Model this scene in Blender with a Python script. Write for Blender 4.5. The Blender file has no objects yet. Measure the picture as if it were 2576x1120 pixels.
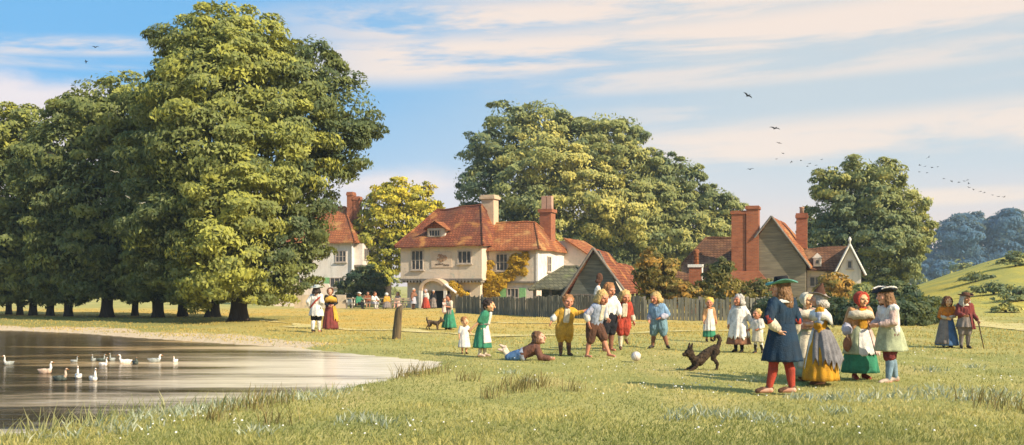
import bpy, math, random
import numpy as np
from mathutils import Vector as Vec, Matrix, noise as mn
random.seed(7); RNG = np.random.default_rng(11)
SC = bpy.context.scene
C = SC.collection
R = math.radians
CAMH, FPX, CX, HY = 1.6, 2400.0, 1288.0, 720.0     # eye height; focal length, centre column and horizon row of the picture (2576 wide)

def ss(a, b, x):
    t = np.clip((x - a) / (b - a), 0, 1); return t * t * (3 - 2 * t)
def gdist(y, z=0.0): return FPX * (CAMH - z) / (y - HY)          # distance of a ground point seen on row y
def at(x, y, Y): return Vec(((x - CX) * Y / FPX, Y, CAMH + (HY - y) * Y / FPX))
def gpt(x, y, z=0.0):
    Y = gdist(y, z); return Vec(((x - CX) * Y / FPX, Y, z))

# ------------------------------------------------------------------ materials
class S:
    """a shader socket that builds Math nodes when it is used in arithmetic"""
    def __init__(s, t, k): s.t, s.k = t, k
    def _m(s, op, *o):
        n = s.t.nodes.new('ShaderNodeMath'); n.operation = op
        for i, v in enumerate((s,) + o):
            if isinstance(v, S): s.t.links.new(v.k, n.inputs[i])
            else: n.inputs[i].default_value = v
        return S(s.t, n.outputs[0])
    def __add__(s, o): return s._m('ADD', o)
    __radd__ = __add__
    def __mul__(s, o): return s._m('MULTIPLY', o)
    __rmul__ = __mul__
    def __sub__(s, o): return s._m('SUBTRACT', o)
    def step(s, a, b):
        n = s.t.nodes.new('ShaderNodeMapRange'); n.interpolation_type = 'SMOOTHSTEP'
        s.t.links.new(s.k, n.inputs[0])
        lo, hi, o0, o1 = (a, b, 0, 1) if a < b else (b, a, 1, 0)
        n.inputs[1].default_value, n.inputs[2].default_value, n.inputs[3].default_value, n.inputs[4].default_value = lo, hi, o0, o1
        return S(s.t, n.outputs[0])
def xyz(t, vec):
    n = t.nodes.new('ShaderNodeSeparateXYZ'); t.links.new(vec, n.inputs[0]); return [S(t, o) for o in n.outputs]
def comb(t, *a):
    n = t.nodes.new('ShaderNodeCombineXYZ')
    for i, v in enumerate(a):
        if isinstance(v, S): t.links.new(v.k, n.inputs[i])
        else: n.inputs[i].default_value = v
    return n.outputs[0]
def noi(t, vec, scale, detail=4, rough=.55, dist=0.0):
    n = t.nodes.new('ShaderNodeTexNoise'); n.inputs['Scale'].default_value = scale; n.inputs['Detail'].default_value = detail
    n.inputs['Roughness'].default_value = rough; n.inputs['Distortion'].default_value = dist
    t.links.new(vec, n.inputs['Vector']); return S(t, n.outputs[0])
def col(t, c):
    n = t.nodes.new('ShaderNodeRGB'); n.outputs[0].default_value = (*c, 1); return n.outputs[0]
def mix(t, f, a, b, mode='MIX'):
    n = t.nodes.new('ShaderNodeMix'); n.data_type = 'RGBA'; n.blend_type = mode
    if isinstance(f, S): t.links.new(f.k, n.inputs[0])
    else: n.inputs[0].default_value = f
    for i, v in ((6, a), (7, b)):
        if isinstance(v, tuple): n.inputs[i].default_value = (*v, 1)
        else: t.links.new(v, n.inputs[i])
    return n.outputs[2]
def new_mat(name):
    m = bpy.data.materials.new(name); m.use_nodes = True; t = m.node_tree
    b = t.nodes['Principled BSDF']; tc = t.nodes.new('ShaderNodeTexCoord')
    return m, t, b, tc.outputs['Object']
def bump(t, b, h, strength, dist=.02):
    n = t.nodes.new('ShaderNodeBump'); n.inputs['Strength'].default_value = strength; n.inputs['Distance'].default_value = dist
    t.links.new(h.k, n.inputs['Height']); t.links.new(n.outputs[0], b.inputs['Normal'])
_mats = {}
def M(name, c1, c2=None, scale=6, rough=.9, bmp=.25, bscale=60, lo=.38, hi=.62, bd=.01):
    if name in _mats: return _mats[name]
    m, t, b, o = new_mat(name)
    if c2 is None: c2 = tuple(v * .72 for v in c1)
    f = noi(t, o, scale, 5).step(lo, hi)
    c = mix(t, f, c1, c2)
    g = noi(t, o, scale * 7, 3).step(.35, .7)
    c = mix(t, g * .25, c, tuple(min(1, v * 1.35) for v in c1))
    t.links.new(c, b.inputs['Base Color']); b.inputs['Roughness'].default_value = rough
    b.inputs['Specular IOR Level'].default_value = .25
    if bmp: bump(t, b, noi(t, o, bscale, 4), bmp, bd)
    _mats[name] = m; return m
def cloth(name, c): return M('cloth_' + name, c, tuple(v * .58 + .01 for v in c), 7, .98, .8, 55, .36, .66, .015)
def skinm(name, c): return M('skin_' + name, c, (c[0] * .92, c[1] * .74, c[2] * .68), 14, .6, .1, 90)

def tile_mat(name, c1, c2, c3, row=.16, wid=.22):
    """old clay tiles in courses, lichen and soot in patches"""
    m, t, b, o = new_mat(name)
    x, y, z = xyz(t, o)
    br = t.nodes.new('ShaderNodeTexBrick'); br.inputs['Scale'].default_value = 1
    br.inputs['Brick Width'].default_value = wid; br.inputs['Row Height'].default_value = row; br.inputs['Mortar Size'].default_value = .018
    br.inputs['Color1'].default_value = (*c1, 1); br.inputs['Color2'].default_value = (*c2, 1); br.inputs['Mortar'].default_value = (*[v * .45 for v in c2], 1)
    wob = noi(t, o, 1.3, 2) * .12
    t.links.new(comb(t, x + y * .83, z + wob, 0), br.inputs['Vector'])
    c = mix(t, noi(t, o, .9, 5, .6).step(.50, .68), br.outputs[0], c3)
    st = noi(t, comb(t, x * .6 + y * .5, z * 4.0, y * .3), 1.6, 4).step(.52, .72)
    c = mix(t, noi(t, o, .6, 4, .65).step(.48, .62) * .6, c, tuple(v * .55 + .015 for v in c2))
    c = mix(t, st * .6, c, tuple(v * .5 for v in c2))
    t.links.new(c, b.inputs['Base Color']); b.inputs['Roughness'].default_value = .95; b.inputs['Specular IOR Level'].default_value = .15
    bump(t, b, (S(t, br.outputs[1]) * -1.0) + noi(t, o, 14, 3) * .6, .6, .04)
    return m
def brick_mat(name, c1, c2, mortar, row=.09, wid=.26):
    m, t, b, o = new_mat(name)
    x, y, z = xyz(t, o)
    br = t.nodes.new('ShaderNodeTexBrick'); br.inputs['Scale'].default_value = 1
    br.inputs['Brick Width'].default_value = wid; br.inputs['Row Height'].default_value = row; br.inputs['Mortar Size'].default_value = .012
    br.inputs['Color1'].default_value = (*c1, 1); br.inputs['Color2'].default_value = (*c2, 1); br.inputs['Mortar'].default_value = (*mortar, 1)
    t.links.new(comb(t, x + y, z, 0), br.inputs['Vector'])
    c = mix(t, noi(t, o, 1.1, 5, .6).step(.5, .7) * .6, br.outputs[0], tuple(v * .55 for v in c2))
    t.links.new(c, b.inputs['Base Color']); b.inputs['Roughness'].default_value = .95
    bump(t, b, S(t, br.outputs[1]) * -1.0 + noi(t, o, 20, 3) * .4, .5, .02)
    return m
def board_mat(name, c1, c2, pitch=.2, vertical=False):
    """weathered boards; horizontal laps unless vertical"""
    m, t, b, o = new_mat(name)
    x, y, z = xyz(t, o)
    a, l = (x + y, z) if vertical else (z, x + y)
    saw = (a * (1 / pitch))._m('FRACT')
    grain = noi(t, comb(t, a * 14.0, l * 1.2, (a * (1 / pitch))._m('FLOOR') * 3.1), 1.0, 4)
    c = mix(t, grain.step(.35, .68), c1, c2)
    c = mix(t, saw.step(.10, .0) * .85, c, tuple(v * .3 for v in c2))
    tone = noi(t, comb(t, (a * (1 / pitch))._m('FLOOR'), l * .25, 0), 2.3, 1)
    c = mix(t, tone.step(.4, .65) * .5, c, tuple(v * .55 for v in c1))
    t.links.new(c, b.inputs['Base Color']); b.inputs['Roughness'].default_value = .95
    bump(t, b, saw * .8 + grain * .3, .7, .03)
    return m
def plaster_mat(name, c1, c2, c3):
    m, t, b, o = new_mat(name)
    c = mix(t, noi(t, o, .7, 4).step(.45, .6), c1, c2)
    c = mix(t, noi(t, o, 1.9, 6, .65).step(.52, .72), c, c3)
    X_, Y_, Z_ = xyz(t, o)
    c = mix(t, noi(t, comb(t, X_ * 3.0, Y_ * 3.0, Z_ * .5), 1.0, 5, .7).step(.50, .72) * .45, c, tuple(v * .5 for v in c1))
    c = mix(t, noi(t, o, 9, 4, .7).step(.55, .75) * .45, c, tuple(v * .5 for v in c1))
    t.links.new(c, b.inputs['Base Color']); b.inputs['Roughness'].default_value = .95
    bump(t, b, noi(t, o, 6, 6, .7), .6, .04)
    return m
def leaf_mat(name, dark, mid, light):
    """leaf colours differ from spray to spray (attribute tint) and leaf to leaf; thin leaves let some light through"""
    m, t, b, o = new_mat(name)
    at_ = t.nodes.new('ShaderNodeAttribute'); at_.attribute_name = 'tint'
    g = t.nodes.new('ShaderNodeNewGeometry'); rnd = S(t, g.outputs['Random Per Island'])
    f = S(t, at_.outputs['Fac']) + (rnd - .5) * .34
    c = mix(t, f.step(.0, .55), dark, mid); c = mix(t, f.step(.5, .98), c, light); c = mix(t, rnd.step(.82, .88) * .5, c, tuple(v * .65 + .10 for v in mid)); c = mix(t, rnd.step(.16, .10) * .35, c, dark)
    t.links.new(c, b.inputs['Base Color']); b.inputs['Roughness'].default_value = .7; b.inputs['Specular IOR Level'].default_value = .2
    tr = t.nodes.new('ShaderNodeBsdfTranslucent'); t.links.new(mix(t, .5, c, (.40, .38, .04), 'MIX'), tr.inputs[0])
    mx = t.nodes.new('ShaderNodeMixShader'); mx.inputs[0].default_value = .32
    t.links.new(b.outputs[0], mx.inputs[1]); t.links.new(tr.outputs[0], mx.inputs[2])
    t.links.new(mx.outputs[0], t.nodes['Material Output'].inputs[0])
    return m

# ------------------------------------------------------------------ meshes
def link(name, me, mat=None, parent=None):
    o = bpy.data.objects.new(name, me); C.objects.link(o)
    if mat is not None: me.materials.append(mat)
    if parent is not None: o.parent = parent
    return o
def tag(o, label=None, cat=None, group=None, kind=None):
    for k, v in (('label', label), ('category', cat), ('group', group), ('kind', kind)):
        if v: o[k] = v
    return o
def thing(name, label, cat, loc=(0, 0, 0), rz=0, group=None):
    o = bpy.data.objects.new(name, None); o.empty_display_size = .2; C.objects.link(o)
    o.location = loc; o.rotation_euler = (0, 0, rz)
    return tag(o, label, cat, group)
class MB:
    def __init__(s): s.V, s.F = [], []
    def add(s, v, f):
        n = len(s.V); s.V += [tuple(p) for p in v]; s.F += [tuple(i + n for i in q) for q in f]; return s
    def rings(s, rings, caps=True):
        n = len(rings[0]); v = [p for r in rings for p in r]; f = []
        for k in range(len(rings) - 1):
            for i in range(n):
                j = (i + 1) % n; f.append((k * n + i, k * n + j, (k + 1) * n + j, (k + 1) * n + i))
        if caps: f += [tuple(range(n - 1, -1, -1)), tuple(range((len(rings) - 1) * n, len(rings) * n))]
        return s.add(v, f)
    def capsule(s, p0, p1, r0, r1, n=10):
        p0, p1 = Vec(p0), Vec(p1); d = p1 - p0; L = d.length
        if L < 1e-5: d = Vec((0, 0, 1)); L = 1e-5
        d = d / L; q = d.to_track_quat('Z', 'Y'); rg = []
        for a in (-80, -50, -20): rg.append((p0 + d * (r0 * math.sin(R(a))), r0 * math.cos(R(a))))
        rg.append((p0, r0)); rg.append(((p0 + p1) / 2, (r0 + r1) / 2)); rg.append((p1, r1))
        for a in (20, 50, 80): rg.append((p1 + d * (r1 * math.sin(R(a))), r1 * math.cos(R(a))))
        return s.rings([[c + q @ Vec((r * math.cos(2 * math.pi * i / n), r * math.sin(2 * math.pi * i / n), 0)) for i in range(n)] for c, r in rg])
    def ell(s, c, r, m=None, n=12, k=8):
        c = Vec(c); m = m or Matrix.Identity(3); rg = []
        for j in range(k + 1):
            a = -math.pi / 2 + math.pi * (j + .04 * (j == 0) - .04 * (j == k)) / k
            rg.append([c + m @ Vec((r[0] * math.cos(a) * math.cos(2 * math.pi * i / n), r[1] * math.cos(a) * math.sin(2 * math.pi * i / n), r[2] * math.sin(a))) for i in range(n)])
        return s.rings(rg)
    def box(s, x0, x1, y0, y1, z0, z1):
        return s.add([(x0, y0, z0), (x1, y0, z0), (x1, y1, z0), (x0, y1, z0), (x0, y0, z1), (x1, y0, z1), (x1, y1, z1), (x0, y1, z1)],
                     [(0, 3, 2, 1), (4, 5, 6, 7), (0, 1, 5, 4), (1, 2, 6, 5), (2, 3, 7, 6), (3, 0, 4, 7)])
    def tube(s, pts, rad, n=8):
        pts = [Vec(p) for p in pts]; rg = []
        for i, p in enumerate(pts):
            d = (pts[min(i + 1, len(pts) - 1)] - pts[max(i - 1, 0)]).normalized(); q = d.to_track_quat('Z', 'Y')
            r = rad[i] if isinstance(rad, (list, tuple)) else rad
            rg.append([p + q @ Vec((r * math.cos(2 * math.pi * k / n), r * math.sin(2 * math.pi * k / n), 0)) for k in range(n)])
        return s.rings(rg)
    def lathe(s, prof, c=(0, 0, 0), m=None, n=24, sx=1, sy=1):
        c = Vec(c); m = m or Matrix.Identity(3)
        return s.rings([[c + m @ Vec((r * sx * math.cos(2 * math.pi * i / n), r * sy * math.sin(2 * math.pi * i / n), z)) for i in range(n)] for r, z in prof])
    def prism(s, poly, y0, y1):
        """closed outline in x,z pushed from y0 to y1"""
        n = len(poly); v = [(x, y0, z) for x, z in poly] + [(x, y1, z) for x, z in poly]
        f = [tuple(range(n)), tuple(range(2 * n - 1, n - 1, -1))] + [(i, i + n, (i + 1) % n + n, (i + 1) % n) for i in range(n)]
        return s.add(v, f)
    def patch(s, a, b, c, d, nu, nv, amp=.05, fr=.8, seed=0):
        """uneven sheet between four corners"""
        a, b, c, d = map(Vec, (a, b, c, d)); v, f = [], []
        for j in range(nv + 1):
            for i in range(nu + 1):
                u, w = i / nu, j / nv
                p = (a * (1 - u) + b * u) * (1 - w) + (d * (1 - u) + c * u) * w
                q = p * fr + Vec((seed, 0, 0))
                v.append(p + Vec((mn.noise(q + Vec((9, 0, 0))) * .4, mn.noise(q + Vec((0, 9, 0))) * .4, mn.noise(q))) * amp)
        for j in range(nv):
            for i in range(nu):
                k = j * (nu + 1) + i; f.append((k, k + 1, k + nu + 2, k + nu + 1))
        return s.add(v, f)
    def mesh(s, name):
        me = bpy.data.meshes.new(name); me.from_pydata(s.V, [], s.F); me.update(); return me
    def build(s, name, mat, parent=None, smooth=False):
        me = s.mesh(name)
        if smooth: me.polygons.foreach_set('use_smooth', [True] * len(me.polygons))
        return link(name, me, mat, parent)
    def merged(s, name, mat, parent, vox, fold=0, ffreq=9, it=3, seed=0.0):
        """all the overlapping volumes fused to one continuous surface, with cloth folds"""
        me = s.mesh(name); ob = bpy.data.objects.new('tmp', me); C.objects.link(ob)
        r = ob.modifiers.new('r', 'REMESH'); r.mode = 'VOXEL'; r.voxel_size = vox
        sm = ob.modifiers.new('s', 'SMOOTH'); sm.factor = .5; sm.iterations = it
        dg = bpy.context.evaluated_depsgraph_get()
        out = bpy.data.meshes.new_from_object(ob.evaluated_get(dg)); out.name = name
        bpy.data.objects.remove(ob); bpy.data.meshes.remove(me)
        if fold:
            sd = Vec((seed, seed * .7, 0))
            for v in out.vertices:
                p = v.co; q = Vec((p.x * ffreq * 1.6, p.y * ffreq * 1.6, p.z * ffreq * .55)) + sd
                v.co = p + v.normal * (mn.noise(q) * fold + mn.noise(q * 2.3) * fold * .5)
        out.polygons.foreach_set('use_smooth', [True] * len(out.polygons))
        return link(name, out, mat, parent)
# ------------------------------------------------------------------ people
SKIN = dict(fair=skinm('fair', (.62, .36, .25)), ruddy=skinm('ruddy', (.52, .24, .15)), warm=skinm('warm', (.66, .40, .22)), tan=skinm('tan', (.42, .22, .13)))
EYE = M('eye_dark', (.03, .02, .015), rough=.3, bmp=0); LIP = M('lip_red', (.35, .07, .05), rough=.5, bmp=0)
HAIR = dict(blond=M('hair_blond', (.55, .38, .15), (.38, .24, .09), 30, .6, .8, 80), brown=M('hair_brown', (.16, .08, .04), (.09, .045, .02), 30, .55, .8, 80),
            dark=M('hair_dark', (.04, .025, .018), (.02, .012, .01), 30, .5, .8, 80), grey=M('hair_grey', (.50, .46, .42), (.32, .29, .26), 30, .6, .8, 80),
            ginger=M('hair_ginger', (.34, .16, .06), (.22, .10, .04), 30, .6, .8, 80), gold=M('hair_gold', (.68, .46, .10), (.55, .34, .06), 30, .6, .8, 80),
            long=M('hair_long_brown', (.24, .13, .06), (.13, .065, .03), 30, .55, .8, 80))
K = {k: cloth(k, v) for k, v in dict(navy=(.017, .038, .068), red=(.42, .060, .035), maroon=(.20, .045, .04), white=(.74, .70, .64), cream=(.66, .58, .44),
     yellow=(.58, .33, .045), ochre=(.52, .26, .02), grey=(.21, .20, .21), bluegrey=(.30, .34, .44), sky=(.22, .36, .54), teal=(.17, .28, .33), brown=(.11, .05, .03),
     tanbrown=(.26, .12, .07), black=(.015, .015, .02), green=(.045, .23, .13), paleg=(.42, .45, .28), peach=(.50, .27, .12), umber=(.17, .075, .05), pink=(.62, .44, .38), aqua=(.15, .38, .31),
     blue=(.07, .15, .30), stock=(.42, .08, .05), steel=(.22, .32, .40), orange=(.62, .20, .02), rust=(.30, .10, .045), felt=(.46, .50, .48), mauve=(.24, .20, .18), lilac=(.45, .44, .52)).items()}
LEATHER = M('shoe_leather', (.14, .07, .04), (.07, .035, .02), 12, .6, .3); BLACKL = M('black_leather', (.03, .025, .02), rough=.5); PALEL = M('pale_leather', (.55, .42, .33), rough=.6)
SIT = dict(drop=-.245, legs={'kneeL': (.075, -.235, .50), 'kneeR': (-.075, -.235, .50), 'ankL': (.08, -.20, .29), 'ankR': (-.06, -.26, .29), 'toeL': (.085, -.29, .265), 'toeR': (-.065, -.35, .265)})

def person(px, py, H, yaw, label, skin='fair', pose=None, wear=(), hs=1.15, head=(0, 0, 0), lean=(0, 0), vox=.0095, group=None, sit=False, Y=None, fat=1.0, z0=0.0):
    Y = Y or gdist(py); X = (px - CX) * Y / FPX
    root = thing('person', label, 'person', (X, Y, z0), R(yaw), group)
    J = {'pelvis': (0, 0, .53), 'waist': (0, 0, .60), 'chest': (0, 0, .72), 'neck': (0, .005, .83), 'head': (0, -.012, .855)}
    for sd, s in (('L', 1), ('R', -1)):
        J.update({'sh' + sd: (s * .102, 0, .80), 'hip' + sd: (s * .052, 0, .51), 'knee' + sd: (s * .058, -.012, .285), 'ank' + sd: (s * .06, .01, .05),
                  'toe' + sd: (s * .075, -.085, .022), 'el' + sd: (s * .145, .015, .64), 'wr' + sd: (s * .15, -.03, .50)})
    if sit: J.update(SIT['legs'])
    J.update(pose or {})
    J = {k: Vec(v) for k, v in J.items()}
    for k, v in J.items():
        if k[:2] in ('wa', 'ch', 'ne', 'he', 'sh', 'el', 'wr'):
            t = max(0, v.z - .53); v.x += lean[0] * t; v.y += lean[1] * t
        if sit: v.z += SIT['drop']
        J[k] = v * H
    hr = .066 * H * hs
    HM = Matrix.Rotation(R(head[0]), 3, 'Z') @ Matrix.Rotation(R(head[1]), 3, 'X') @ Matrix.Rotation(R(head[2]), 3, 'Y')
    spine = (J['neck'] - J['pelvis']).normalized()
    hc = J['head'] + (HM @ Vec((0, -.15, 1.0))) * hr
    hp = lambda x, y, z: hc + HM @ Vec((x * hr, y * hr, z * hr))
    sd_ = lambda s: 1 if s == 'L' else -1
    def torso(b, g, lo=0.0, hi=1.0):
        w = H * .052 * fat
        for s in 'LR':
            a, c = J['hip' + s], J['sh' + s]
            c = c * .62 + J['neck'] * .38 - spine * .045 * H
            b.capsule(a * (1 - lo) + c * lo, a * (1 - hi) + c * hi, w + g, w + g)
            b.capsule(J['sh' + s] - spine * .012 * H, c, .036 * H + g, .046 * H + g)
        p = J['pelvis'] * (1 - lo) + J['chest'] * lo
        b.capsule(p, J['chest'], .058 * H * fat + g, .064 * H * fat + g)
    def arm(b, s, a, c, g, puff=0.0):
        P = (J['sh' + s], J['el' + s], J['wr' + s]); rr = (.036 * H, .029 * H, .020 * H)
        f = lambda t: (P[0].lerp(P[1], t), rr[0] + (rr[1] - rr[0]) * t) if t <= 1 else (P[1].lerp(P[2], t - 1), rr[1] + (rr[2] - rr[1]) * (t - 1))
        ks = sorted({a, c} | {x for x in (.5, 1.0, 1.5) if a < x < c})
        for t0, t1 in zip(ks, ks[1:]):
            (p, r), (q, u) = f(t0), f(t1); pf = puff * (t1 == c) * H
            b.capsule(p, q, r + g + puff * H * (t0 > a), u + g + (puff * H if t1 < c else pf * .6))
    def leg(b, s, a, c, g, puff=0.0):
        P = (J['hip' + s], J['knee' + s], J['ank' + s]); calf = P[1].lerp(P[2], .33) + Vec((0, .012 * H, 0))
        N = [(0, P[0], .060 * H * fat), (1, P[1], .038 * H), (1.33, calf, .041 * H), (2, P[2], .024 * H)]
        def f(t):
            for (t0, p, r), (t1, q, u) in zip(N, N[1:]):
                if t <= t1: k = (t - t0) / (t1 - t0); return p.lerp(q, k), r + (u - r) * k
            return N[-1][1], N[-1][2]
        ks = sorted({a, c} | {x for x in (.5, 1.0, 1.33) if a < x < c})
        for t0, t1 in zip(ks, ks[1:]):
            (p, r), (q, u) = f(t0), f(t1)
            b.capsule(p, q, r + g + puff * H * (.5 if t0 == a else 1), u + g + puff * H * (1 if t1 < c else .55))
    # ---- body: one surface, with face, ears and five-fingered hands
    b = MB()
    torso(b, -.004 * H)
    b.capsule(J['neck'] - spine * .02 * H, hp(0, .12, -.55), .034 * H, .42 * hr)
    b.ell(hc, (.90 * hr, 1.05 * hr, 1.10 * hr), HM); b.ell(hp(0, -.30, -.48), (.66 * hr, .70 * hr, .66 * hr), HM)
    b.ell(hp(0, -.82, -.92), (.22 * hr, .2 * hr, .18 * hr), HM)
    b.capsule(hp(0, -1.0, .12), hp(0, -1.26, -.28), .11 * hr, .17 * hr, 8)
    for s in (1, -1):
        b.ell(hp(.50 * s, -.72, -.28), (.26 * hr, .22 * hr, .26 * hr), HM); b.capsule(hp(.16 * s, -1.0, .27), hp(.55 * s, -.82, .27), .11 * hr, .10 * hr, 6)
        b.ell(hp(.92 * s, .08, -.12), (.11 * hr, .22 * hr, .30 * hr), HM)
    for s in 'LR':
        arm(b, s, 0, 2, 0); leg(b, s, 0, 2, 0)
        b.capsule(J['ank' + s] + Vec((0, .02 * H, -.02 * H)), J['toe' + s], .024 * H, .019 * H)
        d = (J['wr' + s] - J['el' + s]).normalized(); inw = (J['chest'] - J['wr' + s]); inw = inw - d * inw.dot(d)
        inw = inw.normalized() if inw.length > 1e-4 else Vec((0, -1, 0)); ac = d.cross(inw) * sd_(s)
        h = .105 * H * (.9 if hs < 1.3 else 1.0); w0 = J['wr' + s]; fr = max(.0082, .0052 * H)
        for k in (-1, 0, 1): b.capsule(w0 + ac * (k * .10 * h), w0 + d * h * .48 + ac * (k * .15 * h), .13 * h, .10 * h, 6)
        for k in range(4):
            ln = (.40, .50, .47, .36)[k] * h; base = w0 + d * h * .50 + ac * ((1.5 - k) * .155 * h)
            m1 = base + (d + inw * (.25 + .06 * k) + ac * (1.5 - k) * .07).normalized() * ln * .55
            b.capsule(base, m1, fr, fr * .95, 6); b.capsule(m1, m1 + (d * .7 + inw * (.75 + .1 * k)).normalized() * ln * .5, fr * .95, fr * .8, 6)
        t0 = w0 + d * h * .12 + ac * .20 * h; t1 = t0 + (d * .6 + ac * .75 + inw * .3).normalized() * h * .26
        b.capsule(t0, t1, fr * 1.25, fr * 1.1, 6); b.capsule(t1, t1 + (d * .9 + ac * .15 + inw * .4).normalized() * h * .22, fr * 1.1, fr * .85, 6)
    b.merged('body', SKIN[skin], root, vox, it=2)
    if H * FPX / Y > 95:
        for s in (1, -1): MB().ell(hp(.34 * s, -.93, .10), (.13 * hr, .09 * hr, .09 * hr), HM, 8, 6).build('eye', EYE, root, True)
        MB().ell(hp(0, -.96, -.60), (.26 * hr, .10 * hr, .07 * hr), HM, 8, 6).build('mouth', LIP, root, True)
    cv = max(vox * 1.25, .011)
    for w in wear:
        k, o = w[0], (w[-1] if isinstance(w[-1], dict) else {})
        if k == 'top':                       # name, cloth, sleeve end (0-2), thickness
            b = MB(); g = o.get('g', .012) * H; torso(b, g, o.get('lo', .0)); sl = w[3]
            for s in o.get('sides', 'LR'):
                if sl: arm(b, s, 0, sl, g * .8, o.get('puff', 0))
            b.merged(w[1], K[w[2]], root, cv, .010 * H, seed=px)
        elif k == 'sleeve':                  # name, cloth, from, to
            for s in o.get('sides', 'LR'):
                b = MB(); arm(b, s, w[3], w[4], o.get('g', .014) * H, o.get('puff', 0)); b.merged(w[1], K[w[2]], root, cv, .009 * H, seed=px + 3)
        elif k == 'legs':
            b = MB(); g = o.get('g', .012) * H
            b.capsule(J['pelvis'] + spine * .045 * H, J['pelvis'] - spine * .01 * H, .062 * H * fat + g, .066 * H * fat + g)
            for s in 'LR':
                b.capsule(J['hip' + s] + spine * .05 * H, J['hip' + s], .052 * H * fat + g, .06 * H * fat + g); leg(b, s, 0, w[3], g, o.get('puff', .012))
            b.merged(w[1], K[w[2]], root, cv, .011 * H, seed=px + 5)
        elif k == 'sock':
            for s in 'LR': b = MB(); leg(b, s, w[2], 2, .0045 * H); b.merged('stocking', K[w[1]], root, cv)
        elif k == 'shoe':
            for s in 'LR':
                b = MB(); a, t = J['ank' + s], J['toe' + s]; dn = Vec((0, 0, 1)); d = (t - a); up = dn if abs(d.normalized().z) < .8 else Vec((0, 1, 0))
                b.capsule(a + Vec((0, 0, .01 * H)) , a - d * .15 - up * .015 * H, .029 * H, .028 * H); b.capsule(a - d * .15 - up * .012 * H, t, .027 * H, .022 * H); b.capsule(a.lerp(t, .5), t, .026 * H, .023 * H)
                if o.get('boot'): b.capsule(J['knee' + s].lerp(a, o['boot']), a, .042 * H, .031 * H)
                b.merged('boot' if o.get('boot') else 'shoe', w[1], root, cv * .9)
        elif k == 'skirt':                   # name, cloth, z0, z1, r0, r1 ; a cone of folds, closed sheet with thickness
            z0_, z1_, r0, r1 = w[3:7]; n = o.get('n', 72); pl = o.get('pleats', 11); am = o.get('amp', .07)
            a0, a1 = o.get('arc', (0, 360)); full = a1 - a0 >= 360; off = o.get('off', 0); sx, sy = o.get('s', (1, .85)); dx, dy = o.get('shift', (0, 0))
            rows = 14; out, inn = [], []
            for j in range(rows + 1):
                t = j / rows; prof = t ** o.get('curve', .7); rr = (r0 + (r1 - r0) * prof + off) * H; zz = (z0_ + (z1_ - z0_) * t) * H + (SIT['drop'] * H if sit else 0)
                cxy = J['pelvis'].lerp(J['waist'], max(0, min(1.5, (zz / H - .53) / .07)) if not sit else 0)
                ro, ri = [], []
                for i in range(n + (0 if full else 1)):
                    p = R(a0 + (a1 - a0) * i / n); q = (math.cos(p), math.sin(p))
                    wv = 1 + am * t * (math.sin(pl * p + 2.2 * mn.noise(Vec((q[0] * 2, q[1] * 2, t * .8 + px)))) * .6 + 1.1 * mn.noise(Vec((q[0] * 3, q[1] * 3, px + t))))
                    hm = o.get('jag', 0) * mn.noise(Vec((q[0] * 4, q[1] * 4, px + 7))) * t * H
                    for lst, rad in ((ro, rr * wv), (ri, rr * wv - .007 * H)): lst.append(Vec((cxy.x + dx * t * H + rad * sx * q[0], cxy.y + dy * t * H + rad * sy * q[1], zz + hm)))
                out.append(ro); inn.append(ri)
            if full: b = MB().rings(out + inn[::-1] + [out[0]], False)
            else:
                b = MB(); m = len(out[0])
                for a, flip in ((out, 0), (inn, 1)):
                    f = [(j * m + i, j * m + i + 1, (j + 1) * m + i + 1, (j + 1) * m + i) for j in range(rows) for i in range(m - 1)]
                    b.add([p for r in a for p in r], [q[::-1] for q in f] if flip else f)
                T = m * (rows + 1); rim = [j * m for j in range(rows + 1)] + [rows * m + i for i in range(1, m)] + [j * m + m - 1 for j in range(rows - 1, -1, -1)] + list(range(m - 2, 0, -1))
                b.F += [(rim[i], rim[(i + 1) % len(rim)], rim[(i + 1) % len(rim)] + T, rim[i] + T) for i in range(len(rim))]
            b.build(w[1], K[w[2]], root, True)
        elif k == 'hair':                    # colour, style
            b = MB(); st = w[2]; b.ell(hp(0, .16, .26), (1.02 * hr, 1.06 * hr, .98 * hr), HM)
            for i in range(26):
                a = random.uniform(-.2, math.pi + .2); e = random.uniform(-.2, 1.3)
                b.ell(hp(math.cos(a) * math.cos(e) * .95, .16 + math.sin(a) * math.cos(e) * 1.0, .25 + math.sin(e) * .95), [hr * random.uniform(.18, .32)] * 3, HM, 7, 5)
            if st != 'crop': b.capsule(hp(-.8, .1, .1), hp(-.86, .25, -.5), .28 * hr, .22 * hr); b.capsule(hp(.8, .1, .1), hp(.86, .25, -.5), .28 * hr, .22 * hr); b.capsule(hp(0, .8, 0), hp(0, .75, -.7), .5 * hr, .4 * hr)
            if st == 'bun': b.ell(hp(0, 1.15, .25), [.42 * hr] * 3)
            if st in ('long', 'bob'):
                dn = -2.6 if st == 'long' else -1.2
                for i in range(15):
                    a = R(-28 + 236 * i / 14); x, y = math.cos(a), math.sin(a); e = random.uniform(.8, 1.1)
                    m1 = hp(x * 1.02, .22 + y * .95, -.5); m2 = hp(x * (1.0 + random.uniform(-.1, .2)), .3 + y * 1.15, dn * .6 * e); m3 = hp(x * .9 + random.uniform(-.2, .2), .35 + y * 1.25, dn * e)
                    b.capsule(hp(x * .85, .2 + y * .8, .2), m1, .26 * hr, .27 * hr, 7); b.capsule(m1, m2, .27 * hr, .24 * hr, 7); b.capsule(m2, m3, .24 * hr, .09 * hr, 7)
            b.merged('hair', HAIR[w[1]], root, cv, .12 * hr, 55, 1)
        elif k == 'hat':                     # crown cloth, brim cloth, crown height, brim radius
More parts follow.
